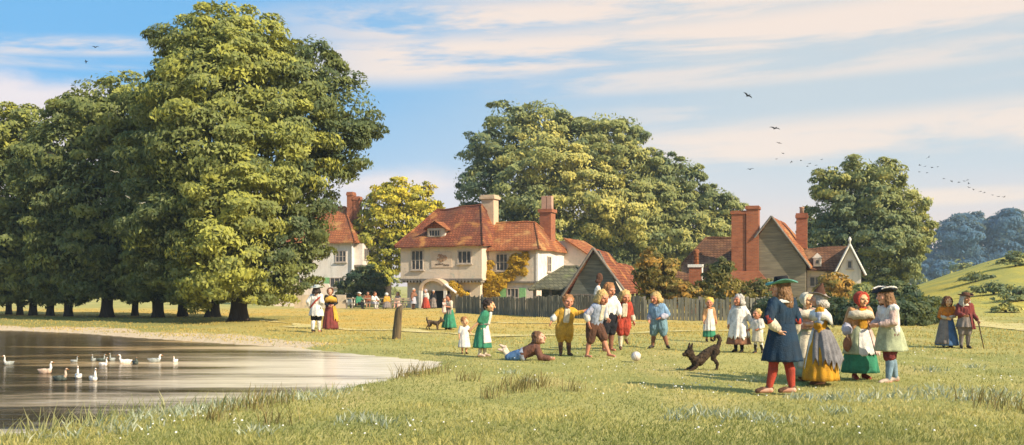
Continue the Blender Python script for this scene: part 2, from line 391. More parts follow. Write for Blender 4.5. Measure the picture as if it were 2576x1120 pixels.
            tl = HM @ Matrix.Rotation(R(o.get('tilt', 0)), 3, 'X') @ Matrix.Rotation(R(o.get('roll', 0)), 3, 'Y'); c = hp(0, .12, .62); q = hr * o.get('k', 1)
            hgt, br, tp = w[3], w[4], o.get('top', .8); up = o.get('up', .25)
            prof = [(br, up), (br * .97, up + .05), (br * .85, up * .45 + .08), (1.12, .10), (.9, .10), (.9, .02), (1.1, 0), (br * .85, up * .45 - .02), (br, up - .05)]
            hat = MB().lathe([(1.05, .06), (1.04, .18), ((1.0 + tp) / 2, hgt * .55), (tp, hgt * .9), (tp * .82, hgt), (.02, hgt * 1.01)], (0, 0, 0), None, 28)
            hat.V = [tuple(c + tl @ (Vec(v) * q)) for v in hat.V]; ho = hat.build('hat', K[w[1]], root, True)
            bm = MB().lathe(prof + [prof[0]], (0, 0, 0), None, 36); V2 = []
            for v in bm.V:
                a = math.atan2(v[1], v[0]); rr = math.hypot(v[0], v[1]); V2.append(tuple(c + tl @ (Vec((v[0], v[1], v[2] + max(0, rr - 1.1) * (o.get('cock', .3) * math.cos(2 * a) + .12 * math.sin(3 * a + px)))) * q)))
            bm.V = V2; bm.build('brim', K[w[2]], ho, True)
            if o.get('plume'):
                f = MB()
                for i in range(22):
                    a = R(-40 + 260 * i / 21); f.ell(tuple(c + tl @ (Vec((math.cos(a) * br * .92, math.sin(a) * br * .92, up + .18 + .1 * random.random() + max(0, br - 1.1) * .3 * math.cos(2 * a))) * q)), (.22 * q, .22 * q, .16 * q), None, 7, 5)
                f.merged('plume', K[o['plume']], ho, cv)
        elif k == 'bonnet':
            b = MB(); b.ell(hp(0, .24, .20), (1.14 * hr, 1.08 * hr, 1.14 * hr), HM)
            for i in range(14):
                a = R(-40 + 260 * i / 13); b.ell(hp(math.cos(a) * 1.0, -.50, .08 + math.sin(a) * 1.05), [.20 * hr] * 3, HM, 7, 5)
            b.capsule(hp(-.9, .1, -.4), hp(-.4, -.35, -1.15), .2 * hr, .14 * hr); b.capsule(hp(.9, .1, -.4), hp(.4, -.35, -1.15), .2 * hr, .14 * hr)
            bo = b.merged('bonnet', K[w[1]], root, cv, .05 * hr, 40)
            if o.get('ribbon'):
                r_ = MB(); c = hp(0, -.62, -1.28)
                for s in (1, -1): r_.ell(c + Vec((s * .3 * hr, 0, .02 * hr)), (.3 * hr, .12 * hr, .2 * hr)); r_.capsule(c, c + Vec((s * .22 * hr, -.1 * hr, -.85 * hr)), .1 * hr, .13 * hr, 6)
                r_.merged('ribbon', K[o['ribbon']], bo, cv * .8)
        elif k == 'shawl':
            b = MB(); dz = o.get('drop', .10) * H; n = 40; top, low = [], []
            for i in range(n):
                a = 2 * math.pi * i / n; x, y = math.cos(a), math.sin(a); c = J['neck'] - spine * .012 * H
                pt = 1 + o.get('point', .35) * max(0, y) ** 3
                top.append(c + Vec((x * .052 * H, y * .05 * H, .004 * H)))
                low.append((c + Vec((x * .178 * H, y * .132 * H * fat, -dz * pt * (1 + .25 * mn.noise(Vec((x * 3, y * 3, px))))))))
            mid = [t.lerp(l, .55) + Vec(((l - t).x * .22, (l - t).y * .20, .034 * H)) for t, l in zip(top, low)]
            ins = [(t.lerp(l, .5)) - Vec((0, 0, .012 * H)) for t, l in zip(top, low)]
            b.rings([top, mid, low, ins, top], False).build(o.get('name', 'shawl'), K[w[1]], root, True)
        elif k == 'collar':
            b = MB(); c = J['neck'] - spine * .004 * H
            b.lathe([(.036 * H, .016 * H), (.062 * H, .006 * H), (.092 * H, -.022 * H), (.088 * H, -.032 * H), (.05 * H, -.012 * H), (.036 * H, .016 * H)], c, (Vec((0, 0, 1)).rotation_difference(spine)).to_matrix(), 24, 1.05, .85)
            b.build('collar', K[w[1]], root, True)
        elif k == 'belt':
            MB().lathe([(.079 * H * fat + .012 * H, -.012 * H), (.084 * H * fat + .012 * H, 0), (.079 * H * fat + .012 * H, .014 * H)], J['waist'], None, 26, 1.18, .95).build('sash', K[w[1]], root, True)
        elif k == 'band':                    # a strap from one shoulder to the other hip
            b = MB(); s0, s1 = (1, -1) if o.get('flip') else (-1, 1); pts = []
            for i in range(25):
                a = 2 * math.pi * i / 24; ca, sa = math.cos(a), math.sin(a); pts.append(J['chest'] - spine * .06 * H + Vec((ca * .125 * H * fat, sa * .098 * H * fat, s0 * ca * .13 * H)))
            b.tube(pts, .02 * H, 7).build('shoulder_sash', K[w[1]], root, True)
        elif k == 'bag':
            b = MB(); c = J['wr' + o.get('side', 'R')] + Vec((0, -.01 * H, -.11 * H)); b.ell(c, (.055 * H, .04 * H, .095 * H)); b.capsule(c, c + Vec((0, 0, .11 * H)), .03 * H, .015 * H)
            b.merged('pouch', K[w[1]], root, cv, .01 * H)
        elif k == 'front':                   # shirt front / bib / waistcoat panel
            b = MB()
            for x in (-.026, 0, .026): b.capsule(J['neck'] - spine * .03 * H + Vec((x * H, (-.060 * fat - .006) * H, 0)), J['waist'] + Vec((x * H, (-.060 * fat - .010) * H, 0)), .026 * H, .028 * H)
            b.merged(w[1], K[w[2]], root, cv, .006 * H)
    return root, J
# ---- the group walking in from the right
AR = lambda s, el, wr: {'el' + s: el, 'wr' + s: wr}
person(1968, 989, 1.70, -150, 'man with his back turned in dark blue coat, red stockings and aqua brimmed hat', 'fair',
       {**AR('L', (.215, .05, .655), (.115, .075, .55)), **AR('R', (-.155, .03, .64), (-.16, -.03, .50)), 'kneeL': (.085, -.02, .285), 'ankL': (.125, -.035, .05), 'toeL': (.215, -.085, .022),
        'kneeR': (-.055, .01, .285), 'ankR': (-.065, .05, .05), 'toeR': (.02, -.005, .022)},
       [('sock', 'red', .95), ('legs', 'breeches', 'maroon', .95), ('shoe', LEATHER), ('top', 'coat', 'navy', 1.05, {'g': .017}),
        ('skirt', 'coat_skirt', 'navy', .61, .285, .108, .178, {'pleats': 9, 'amp': .10, 'curve': .85, 's': (1, .95)}), ('sleeve', 'cuff', 'red', .94, 1.06, {'g': .015}), ('sleeve', 'shirt_sleeve', 'cream', 1.15, 1.75, {'g': .013, 'puff': .010}),
        ('collar', 'white'), ('hair', 'long', 'long'), ('hat', 'black', 'aqua', .95, 2.05, {'top': .86, 'up': .20, 'cock': .22, 'tilt': 8})], 1.04, (52, -2, 0), vox=.0085)
person(2064, 968, 1.50, -112, 'woman in black pointed hat, white shawl and ochre skirt beside the blue coated man', 'fair',
       {**AR('L', (.135, -.01, .66), (.035, -.135, .655)), **AR('R', (-.135, -.01, .66), (-.035, -.15, .63))},
       [('shoe', LEATHER), ('top', 'bodice', 'ochre', 1.15, {'g': .014}), ('sleeve', 'sleeve_band', 'bluegrey', .35, .75, {'g': .022}), ('skirt', 'skirt', 'ochre', .62, .055, .088, .225, {'pleats': 13, 'amp': .09}),
        ('skirt', 'overskirt', 'grey', .625, .23, .096, .215, {'arc': (-35, 215), 'amp': .14, 'pleats': 8, 'jag': .11, 'shift': (0, .04)}), ('skirt', 'apron', 'white', .60, .17, .10, .205, {'arc': (228, 318), 'amp': .06, 'jag': .05}),
        ('shawl', 'white', {'drop': .115, 'point': .75}), ('belt', 'bluegrey'), ('hair', 'grey', 'bob'), ('hat', 'brown', 'mauve', 1.9, 1.75, {'top': .22, 'up': .1, 'cock': .25, 'tilt': -14})], 1.06, (12, 0, 0), vox=.0085)
person(2027, 958, 1.47, 12, 'woman in white cap and pale dress standing behind the blue coated man', 'warm',
       {**AR('L', (.13, -.02, .66), (.03, -.12, .64)), **AR('R', (-.13, -.02, .66), (-.02, -.13, .62))},
       [('shoe', LEATHER), ('top', 'bodice', 'pink', 1.9), ('skirt', 'skirt', 'paleg', .62, .06, .088, .20, {'amp': .06}), ('skirt', 'apron', 'cream', .60, .16, .094, .19, {'arc': (215, 325)}), ('shawl', 'cream', {'drop': .10}), ('bonnet', 'cream')], 1.08, (10, 4, 0))
person(2163, 955, 1.48, 8, 'woman in red bonnet with red ribbon and white apron over green skirt', 'warm',
       {**AR('R', (-.165, .0, .65), (-.185, -.055, .53)), **AR('L', (.14, -.02, .645), (.10, -.13, .645))},
       [('shoe', M('red_leather', (.32, .05, .03), rough=.5)), ('top', 'jacket', 'peach', 1.35, {'g': .016}), ('sleeve', 'cuff', 'lilac', 1.3, 1.72, {'g': .026, 'puff': .012, 'sides': 'R'}), ('sleeve', 'cuff', 'peach', 1.2, 1.8, {'sides': 'L'}),
        ('skirt', 'skirt', 'green', .62, .085, .09, .215, {'pleats': 10, 'amp': .09}), ('skirt', 'overskirt', 'pink', .625, .30, .10, .215, {'arc': (-60, 55), 'amp': .1, 'jag': .1}), ('skirt', 'side_drape', 'paleg', .622, .30, .097, .195, {'arc': (55, 250), 'amp': .08}),
        ('skirt', 'apron', 'white', .60, .29, .102, .205, {'arc': (243, 300), 'amp': .07, 'jag': .06}), ('front', 'bodice_front', 'ochre'), ('shawl', 'cream', {'drop': .115}), ('bag', 'tanbrown', {'side': 'R'}), ('bonnet', 'red', {'ribbon': 'red'})], 1.10, (12, 3, 0))
person(2240, 965, 1.56, -78, 'man in black hat with white plume, long white waistcoat and blue stockings', 'fair',
       {**AR('L', (.125, -.03, .655), (.06, -.155, .625)), **AR('R', (-.125, -.03, .655), (-.05, -.165, .62)), 'kneeL': (.06, -.055, .285), 'ankL': (.06, -.065, .05), 'toeL': (.07, -.165, .022), 'kneeR': (-.055, .035, .28), 'ankR': (-.06, .10, .055), 'toeR': (-.07, .005, .022)},
       [('sock', 'steel', .8), ('legs', 'breeches', 'maroon', .98, {'puff': .02}), ('shoe', PALEL), ('top', 'shirt', 'pink', 1.85, {'g': .012, 'puff': .008}), ('top', 'waistcoat', 'white', 0, {'g': .02}),
        ('skirt', 'waistcoat_skirt', 'paleg', .62, .345, .095, .165, {'pleats': 7, 'amp': .09, 's': (1, 1)}), ('hair', 'long', 'long'), ('hat', 'black', 'black', .75, 1.8, {'top': .9, 'up': .3, 'cock': .35, 'plume': 'white'})], 1.06, (-4, 6, 0), lean=(0, -.12))
# ---- the far couple
person(2382, 875, 1.28, -8, 'woman in orange shawl and blue skirt beside man in red coat', 'warm',
       {**AR('L', (.14, -.03, .65), (.02, -.13, .62)), **AR('R', (-.15, -.02, .65), (-.04, -.13, .60))},
       [('shoe', BLACKL), ('top', 'bodice', 'orange', 1.2, {'g': .016}), ('sleeve', 'sleeve', 'cream', 1.15, 1.85), ('skirt', 'skirt', 'blue', .62, .05, .095, .225, {'amp': .10}), ('skirt', 'overskirt', 'mauve', .625, .08, .10, .235, {'arc': (95, 265), 'amp': .1}),
        ('shawl', 'orange', {'drop': .21, 'point': .3}), ('hair', 'brown', 'bob'), ('bonnet', 'brown')], 1.25, (10, 5, 0))
_, jn = person(2427, 877, 1.38, -8, 'man in red coat and brown hat leaning on a walking cane', 'tan',
       {**AR('L', (.15, .02, .64), (.20, -.10, .52)), **AR('R', (-.14, -.03, .65), (-.05, -.12, .62))},
       [('sock', 'mauve', .8), ('legs', 'breeches', 'mauve', 1.0, {'puff': .02}), ('shoe', BLACKL), ('top', 'coat', 'maroon', 1.8, {'g': .02}), ('skirt', 'coat_skirt', 'mauve', .62, .40, .095, .16, {'amp': .12}), ('skirt', 'coat_tail', 'maroon', .66, .36, .11, .18, {'arc': (-60, 130), 'amp': .1}),
        ('collar', 'cream'), ('hair', 'grey', 'long'), ('hat', 'brown', 'brown', .8, 1.75, {'cock': .3})], 1.2, (25, 4, 0))
Yc = gdist(877); b = MB(); w = Matrix.Rotation(R(-8), 3, 'Z') @ jn['wrL']; w = w + Vec(((2427 - CX) * Yc / FPX, Yc, 0))
b.tube([w + Vec((-.02, 0, .07)), w + Vec((.0, -.01, -.02)), w + Vec((.06, -.03, -.35)), (w.x + .13, w.y - .05, .0)], [.02, .016, .014, .011])
tag(b.build('walking_cane', M('cane_wood', (.09, .05, .03)), None, True), 'thin dark walking cane in the hand of the red coated man', 'cane')
# ---- children at play
person(1784, 860, 1.18, 8, 'child with golden hair in white pinafore over green skirt', 'ruddy', {**AR('L', (.15, .0, .63), (.155, -.06, .50)), **AR('R', (-.15, -.01, .63), (-.175, -.09, .52))},
       [('shoe', BLACKL), ('top', 'dress_top', 'peach', 1.85, {'g': .014}), ('skirt', 'skirt', 'green', .60, .12, .09, .165, {'amp': .05}), ('skirt', 'pinafore', 'white', .80, .27, .10, .155, {'amp': .08, 'curve': .9, 's': (1, .9)}), ('hair', 'gold', 'crop')], 1.5, (-18, 2, 0), fat=1.34)
person(1858, 887, 1.34, -38, 'grey haired woman in white smock over brown skirt leading a child', 'ruddy', {**AR('L', (.165, .06, .64), (.24, .05, .50)), **AR('R', (-.15, -.02, .64), (-.16, -.07, .50))},
       [('sock', 'black', .8), ('shoe', BLACKL), ('top', 'smock_top', 'white', 1.85, {'g': .016, 'puff': .006}), ('skirt', 'skirt', 'tanbrown', .60, .15, .10, .215, {'amp': .10}), ('skirt', 'smock', 'white', .79, .27, .10, .195, {'amp': .11, 'pleats': 8, 'curve': .95, 's': (1, .95), 'jag': .08}), ('collar', 'cream'), ('hair', 'grey', 'bob')], 1.3, (-15, 0, 0), fat=1.34, lean=(-.02, .12))
person(1906, 889, .98, -42, 'small blond child in cream smock and boots held by the hand', 'ruddy', {**AR('R', (-.14, .0, .66), (-.20, -.02, .60)), **AR('L', (.14, -.02, .65), (.08, -.10, .60)), 'kneeL': (.06, .03, .28), 'ankL': (.07, .11, .06), 'toeL': (.08, .05, .022)},
       [('sock', 'white', 1.0), ('shoe', BLACKL, {'boot': .35}), ('top', 'shirt', 'white', 1.6, {'g': .014, 'puff': .012}), ('skirt', 'smock', 'cream', .70, .28, .09, .15, {'amp': .07}), ('hair', 'blond', 'crop')], 1.5, (-15, 0, 0), fat=1.34)
person(1657, 877, 1.38, -24, 'boy in light blue jacket and blue breeches standing astride with clenched fists', 'ruddy',
       {**AR('L', (.185, .0, .635), (.075, -.12, .575)), **AR('R', (-.155, .03, .63), (-.155, -.07, .535)), 'hipL': (.055, 0, .50), 'kneeL': (.10, -.02, .275), 'ankL': (.165, .01, .05), 'toeL': (.215, -.06, .022), 'kneeR': (-.09, -.02, .275), 'ankR': (-.115, .0, .05), 'toeR': (-.16, -.07, .022)},
       [('sock', 'tanbrown', .9), ('legs', 'breeches', 'teal', .95, {'puff': .032}), ('shoe', BLACKL), ('top', 'jacket', 'sky', 1.1, {'g': .018, 'puff': .008}), ('sleeve', 'shirt_sleeve', 'lilac', 1.08, 1.8, {'g': .02, 'puff': .016}), ('collar', 'white'), ('hair', 'blond', 'bob')], 1.36, (-20, 14, -6), fat=1.34, lean=(-.06, -.14))
person(1566, 880, 1.43, 6, 'boy in open red jacket and red breeches standing on one leg', 'ruddy',
       {**AR('R', (-.165, -.01, .64), (-.15, -.11, .56)), **AR('L', (.16, .03, .635), (.195, -.02, .50)), 'kneeR': (-.04, -.02, .285), 'ankR': (-.035, .0, .05), 'toeR': (-.05, -.085, .022), 'kneeL': (.06, -.03, .30), 'ankL': (.085, .13, .19), 'toeL': (.12, .13, .11)},
       [('sock', 'cream', .9), ('legs', 'breeches', 'red', .95, {'puff': .026}), ('shoe', LEATHER), ('top', 'jacket', 'red', 1.25, {'g': .018}), ('sleeve', 'shirt_sleeve', 'cream', 1.2, 1.75, {'g': .016, 'puff': .012}), ('front', 'shirt_front', 'cream'), ('hair', 'blond', 'bob')], 1.35, (12, 18, 0), fat=1.34, lean=(.05, -.16))
_, jt = person(1529, 884, 1.62, 22, 'tall boy in white shirt and black breeches raising one arm with a cap', 'ruddy',
       {**AR('R', (-.16, .04, .86), (-.135, .04, 1.00)), **AR('L', (.17, -.04, .65), (.14, -.12, .54))},
       [('sock', 'tanbrown', 1.0), ('legs', 'breeches', 'black', .92, {'puff': .026}), ('top', 'shirt', 'white', 1.7, {'g': .016, 'puff': .010}), ('hair', 'ginger', 'crop')], 1.24, (15, 16, 0), fat=1.34)
Yt = gdist(884); w = Matrix.Rotation(R(22), 3, 'Z') @ jt['wrR'] + Vec(((1529 - CX) * Yt / FPX, Yt, 0))
b = MB(); b.ell(w + Vec((.02, -.04, .19)), (.085, .05, .12)); b.ell(w + Vec((-.02, -.06, .10)), (.08, .03, .05))
tag(b.merged('cap', K['brown'], None, .012, .012), 'crumpled brown cap held up in the raised hand of the tall boy', 'cap')
person(1495, 900, 1.44, 48, 'barefoot boy in blue grey waistcoat and brown breeches striding to kick the ball', 'ruddy',
       {**AR('R', (-.18, .06, .67), (-.17, -.02, .535)), **AR('L', (.15, -.04, .66), (.12, -.15, .60)), 'kneeL': (.055, -.14, .31), 'ankL': (.05, -.245, .075), 'toeL': (.055, -.345, .04), 'kneeR': (-.06, .03, .28), 'ankR': (-.07, .09, .05), 'toeR': (-.085, .0, .022)},
       [('legs', 'breeches', 'brown', 1.05, {'puff': .020}), ('top', 'shirt', 'lilac', 1.2, {'g': .010, 'puff': .012}), ('sleeve', 'rolled_sleeve', 'white', 1.12, 1.5, {'g': .024}), ('top', 'waistcoat', 'bluegrey', 0, {'g': .022}), ('front', 'shirt_front', 'cream'), ('collar', 'white'), ('hair', 'blond', 'bob')], 1.36, (-8, 18, 0), fat=1.34, lean=(0, -.34))
person(1420, 896, 1.32, 8, 'boy in yellow suit with puffed breeches and arms held out', 'ruddy',
       {**AR('R', (-.19, -.01, .70), (-.25, -.06, .60)), **AR('L', (.19, .02, .74), (.30, -.02, .78)), 'kneeR': (-.07, -.01, .28), 'ankR': (-.07, -.02, .05), 'toeR': (-.085, -.11, .022), 'kneeL': (.075, .0, .28), 'ankL': (.085, .03, .05), 'toeL': (.125, -.05, .022)},
       [('sock', 'tanbrown', .9), ('legs', 'breeches', 'yellow', .95, {'puff': .032}), ('shoe', LEATHER, {'boot': .5}), ('top', 'jacket', 'yellow', 1.05, {'g': .018, 'puff': .006}), ('sleeve', 'shirt_sleeve', 'white', 1.02, 1.6, {'g': .020, 'puff': .014, 'sides': 'R'}), ('sleeve', 'sleeve', 'yellow', 1.0, 1.8, {'sides': 'L'}),
        ('front', 'shirt_front', 'cream'), ('collar', 'white'), ('hair', 'ginger', 'crop')], 1.42, (6, 6, 8), fat=1.34, lean=(.12, -.08))
person(1325, 905, 1.30, 0, 'boy in brown jacket and blue breeches lying propped on his elbows in the grass', 'fair',
       {'pelvis': (-.10, 0, .085), 'waist': (-.02, -.01, .10), 'chest': (.105, -.03, .175), 'neck': (.19, -.05, .255), 'head': (.212, -.06, .272), 'shL': (.165, .04, .225), 'shR': (.165, -.14, .215), 'hipL': (-.12, .05, .075), 'hipR': (-.12, -.05, .075),
        'kneeL': (-.30, .07, .045), 'kneeR': (-.30, -.05, .045), 'ankL': (-.36, .08, .20), 'ankR': (-.385, -.03, .16), 'toeL': (-.44, .08, .235), 'toeR': (-.47, -.03, .17), 'elL': (.225, .07, .05), 'wrL': (.36, .02, .035), 'elR': (.225, -.18, .05), 'wrR': (.37, -.20, .035)},
       [('legs', 'breeches', 'blue', 1.1, {'puff': .018}), ('sock', 'cream', 1.1), ('shoe', PALEL), ('top', 'jacket', 'umber', 1.92, {'g': .020, 'puff': .008}), ('collar', 'cream'), ('hair', 'brown', 'bob')], 1.42, (62, -14, 0), fat=1.34)
Yl = gdist(905); Xl = (1325 - CX) * Yl / FPX
sash = MB().tube([(-.085 + .03 * math.cos(a), -.01 + .15 * math.cos(a), .115 + .10 * math.sin(a)) for a in [2 * math.pi * i / 20 for i in range(21)]], .062, 8).build('sash', K['bluegrey'], [o for o in C.objects if o.name.startswith('person') and 'lying' in o.get('label', '')][0], True)
person(1214, 898, 1.24, 76, 'girl in green dress and white apron leading a toddler', 'warm',
       {**AR('R', (-.15, .05, .65), (-.16, .16, .52)), **AR('L', (.13, .0, .63), (.12, -.07, .49)), 'kneeL': (.05, -.03, .285), 'ankL': (.055, -.03, .05), 'toeL': (.06, -.12, .022), 'ankR': (-.055, .04, .05), 'toeR': (-.06, -.05, .022)},
       [('sock', 'cream', .8), ('shoe', PALEL), ('top', 'bodice', 'green', .95, {'g': .016, 'puff': .012}), ('skirt', 'skirt', 'green', .62, .17, .09, .20, {'amp': .08}), ('skirt', 'apron', 'white', .62, .26, .096, .19, {'arc': (205, 335), 'amp': .07}), ('front', 'apron_bib', 'white'), ('belt', 'mauve'), ('hair', 'dark', 'bun')], 1.4, (0, 8, 0), fat=1.34, lean=(0, -.26))
person(1168, 891, .80, 14, 'toddler in white dress holding the hand of the girl in green', 'warm', {**AR('R', (-.15, .0, .62), (-.16, -.03, .52)), **AR('L', (.15, .02, .66), (.20, .04, .62))},
       [('shoe', LEATHER), ('top', 'dress_top', 'white', .9, {'g': .016, 'puff': .012}), ('skirt', 'dress', 'white', .72, .20, .10, .185, {'amp': .08}), ('hair', 'ginger', 'crop')], 1.62, (28, 0, 0))
# ---- mother with baby, the strolling pair
_, jm = person(1130, 829, 1.27, -50, 'woman in green skirt carrying a baby in her arms', 'ruddy', {**AR('L', (.15, -.03, .65), (.04, -.16, .67)), **AR('R', (-.14, -.05, .65), (-.03, -.17, .64))},
       [('shoe', BLACKL), ('top', 'blouse', 'cream', 1.0, {'g': .014}), ('skirt', 'skirt', 'green', .63, .05, .09, .235, {'amp': .11}), ('skirt', 'apron', 'mauve', .63, .42, .098, .16, {'arc': (180, 360), 'jag': .05}), ('hair', 'dark', 'bun')], 1.2, (0, 6, 0))
person(1117, 823, .52, 40, 'baby in pale gown carried by the woman in the green skirt', 'fair', {**AR('L', (.13, -.04, .66), (.10, -.13, .66)), **AR('R', (-.13, -.04, .66), (-.10, -.13, .62))},
       [('top', 'gown_top', 'pink', 1.6, {'g': .016}), ('skirt', 'gown', 'pink', .62, .10, .11, .17, {'amp': .07}), ('hair', 'brown', 'crop')], 1.75, (10, 0, 0), Y=gdist(829) - .20, z0=.58)
person(796, 836, 1.58, 168, 'man in grey hat and white coat with red sash seen from behind', 'tan',
       {**AR('R', (-.15, .04, .66), (-.115, -.04, .54)), **AR('L', (.175, .05, .66), (.15, -.03, .53)), 'kneeR': (-.05, -.04, .285), 'ankR': (-.045, -.05, .05), 'kneeL': (.055, .02, .28), 'ankL': (.06, .06, .05)},
       [('sock', 'white', .8), ('legs', 'breeches', 'black', .95, {'puff': .02}), ('shoe', BLACKL), ('top', 'coat', 'white', 1.85, {'g': .018, 'puff': .006}), ('skirt', 'coat_skirt', 'white', .62, .36, .095, .165, {'amp': .11, 'jag': .05}), ('band', 'red'), ('hair', 'dark', 'bob'), ('hat', 'felt', 'felt', .95, 1.95, {'cock': .2})], 1.12, (-10, 0, 0))
person(831, 830, 1.52, 20, 'woman in brown bonnet, yellow shawl and dark red skirt beside the white coated man', 'fair',
       {**AR('L', (.145, -.02, .65), (.05, -.13, .60)), **AR('R', (-.145, -.02, .65), (-.06, -.14, .58))},
       [('shoe', BLACKL), ('top', 'bodice', 'black', 1.9), ('skirt', 'skirt', 'maroon', .62, .03, .09, .195, {'amp': .09}), ('skirt', 'drape', 'yellow', .62, .24, .096, .195, {'arc': (-70, 60), 'amp': .09, 'jag': .1}), ('shawl', 'yellow', {'drop': .16}), ('bonnet', 'brown')], 1.1, (-20, 0, 0))
# ---- people at the inn
FAR = dict(vox=.013)
person(902, 778, 1.50, 60, 'seated person in green jacket and white hat at the left end of the inn table', 'tan', AR('L', (.15, -.1, .68), (.08, -.24, .66)), [('sock', 'black', .9), ('legs', 'breeches', 'black', 1.0), ('shoe', BLACKL), ('top', 'jacket', 'green', 1.8, {'g': .02}), ('hat', 'white', 'white', .8, 1.5)], 1.15, (0, 10, 0), sit=True, **FAR)
person(925, 774, 1.55, 10, 'person in brown seated behind the inn table', 'tan', AR('R', (-.16, -.08, .67), (-.05, -.2, .66)), [('legs', 'breeches', 'brown', 1.0), ('top', 'coat', 'rust', 1.8, {'g': .02}), ('hair', 'dark', 'crop')], 1.15, sit=True, Y=gdist(774), **FAR)
person(938, 778, 1.55, 50, 'seated person in white shirt leaning over the inn table', 'ruddy', {**AR('L', (.15, -.12, .68), (.08, -.27, .64)), **AR('R', (-.15, -.10, .68), (-.05, -.26, .64))}, [('legs', 'breeches', 'lilac', 1.1), ('sock', 'white', 1.0), ('shoe', PALEL), ('top', 'shirt', 'white', 1.7, {'g': .02, 'puff': .01}), ('hair', 'brown', 'crop')], 1.15, (0, 15, 0), lean=(0, -.3), sit=True, **FAR)
person(930, 769, 1.62, 0, 'dark clothed person standing behind the inn table', 'tan', AR('L', (.17, -.05, .8), (.20, -.1, .93)), [('legs', 'breeches', 'mauve', 1.3), ('shoe', BLACKL), ('top', 'coat', 'mauve', 1.7, {'g': .02}), ('hair', 'dark', 'crop')], 1.15, **FAR)
person(973, 777, 1.46, -150, 'seated person in yellow bodice and white cap with back turned', 'warm', None, [('top', 'bodice', 'yellow', 1.3, {'g': .02}), ('skirt', 'skirt', 'mauve', .60, .30, .1, .24), ('bonnet', 'white')], 1.15, sit=True, **FAR)
person(1001, 774, 1.5, -20, 'seated person in pink at the right end of the inn table', 'fair', {**AR('L', (.16, -.1, .68), (.05, -.24, .67))}, [('top', 'jacket', 'pink', 1.8, {'g': .02}), ('skirt', 'skirt', 'pink', .60, .30, .1, .24), ('hair', 'ginger', 'bob')], 1.15, sit=True, **FAR)
person(1040, 779, 1.42, 60, 'person in white apron and brown shawl standing left of the inn porch', 'ruddy', AR('L', (.15, -.08, .68), (.0, -.15, .68)), [('sock', 'brown', .7), ('shoe', BLACKL), ('top', 'jacket', 'tanbrown', 1.7, {'g': .018}), ('skirt', 'apron', 'lilac', .62, .28, .1, .16, {'amp': .08}), ('hair', 'grey', 'crop')], 1.2, **FAR)
person(1071, 778, 1.35, -20, 'person in white blouse and red skirt at the inn porch', 'fair', None, [('shoe', BLACKL), ('top', 'blouse', 'white', 1.7, {'g': .018}), ('skirt', 'skirt', 'red', .62, .05, .1, .24, {'amp': .1}), ('bonnet', 'lilac')], 1.2, **FAR)
person(1090, 777, 1.28, 15, 'person in black jacket and brown skirt in the doorway of the inn porch', 'tan', None, [('shoe', BLACKL), ('top', 'jacket', 'black', 1.8, {'g': .02}), ('skirt', 'skirt', 'mauve', .62, .06, .1, .2, {'amp': .1}), ('hair', 'grey', 'crop')], 1.2, **FAR)

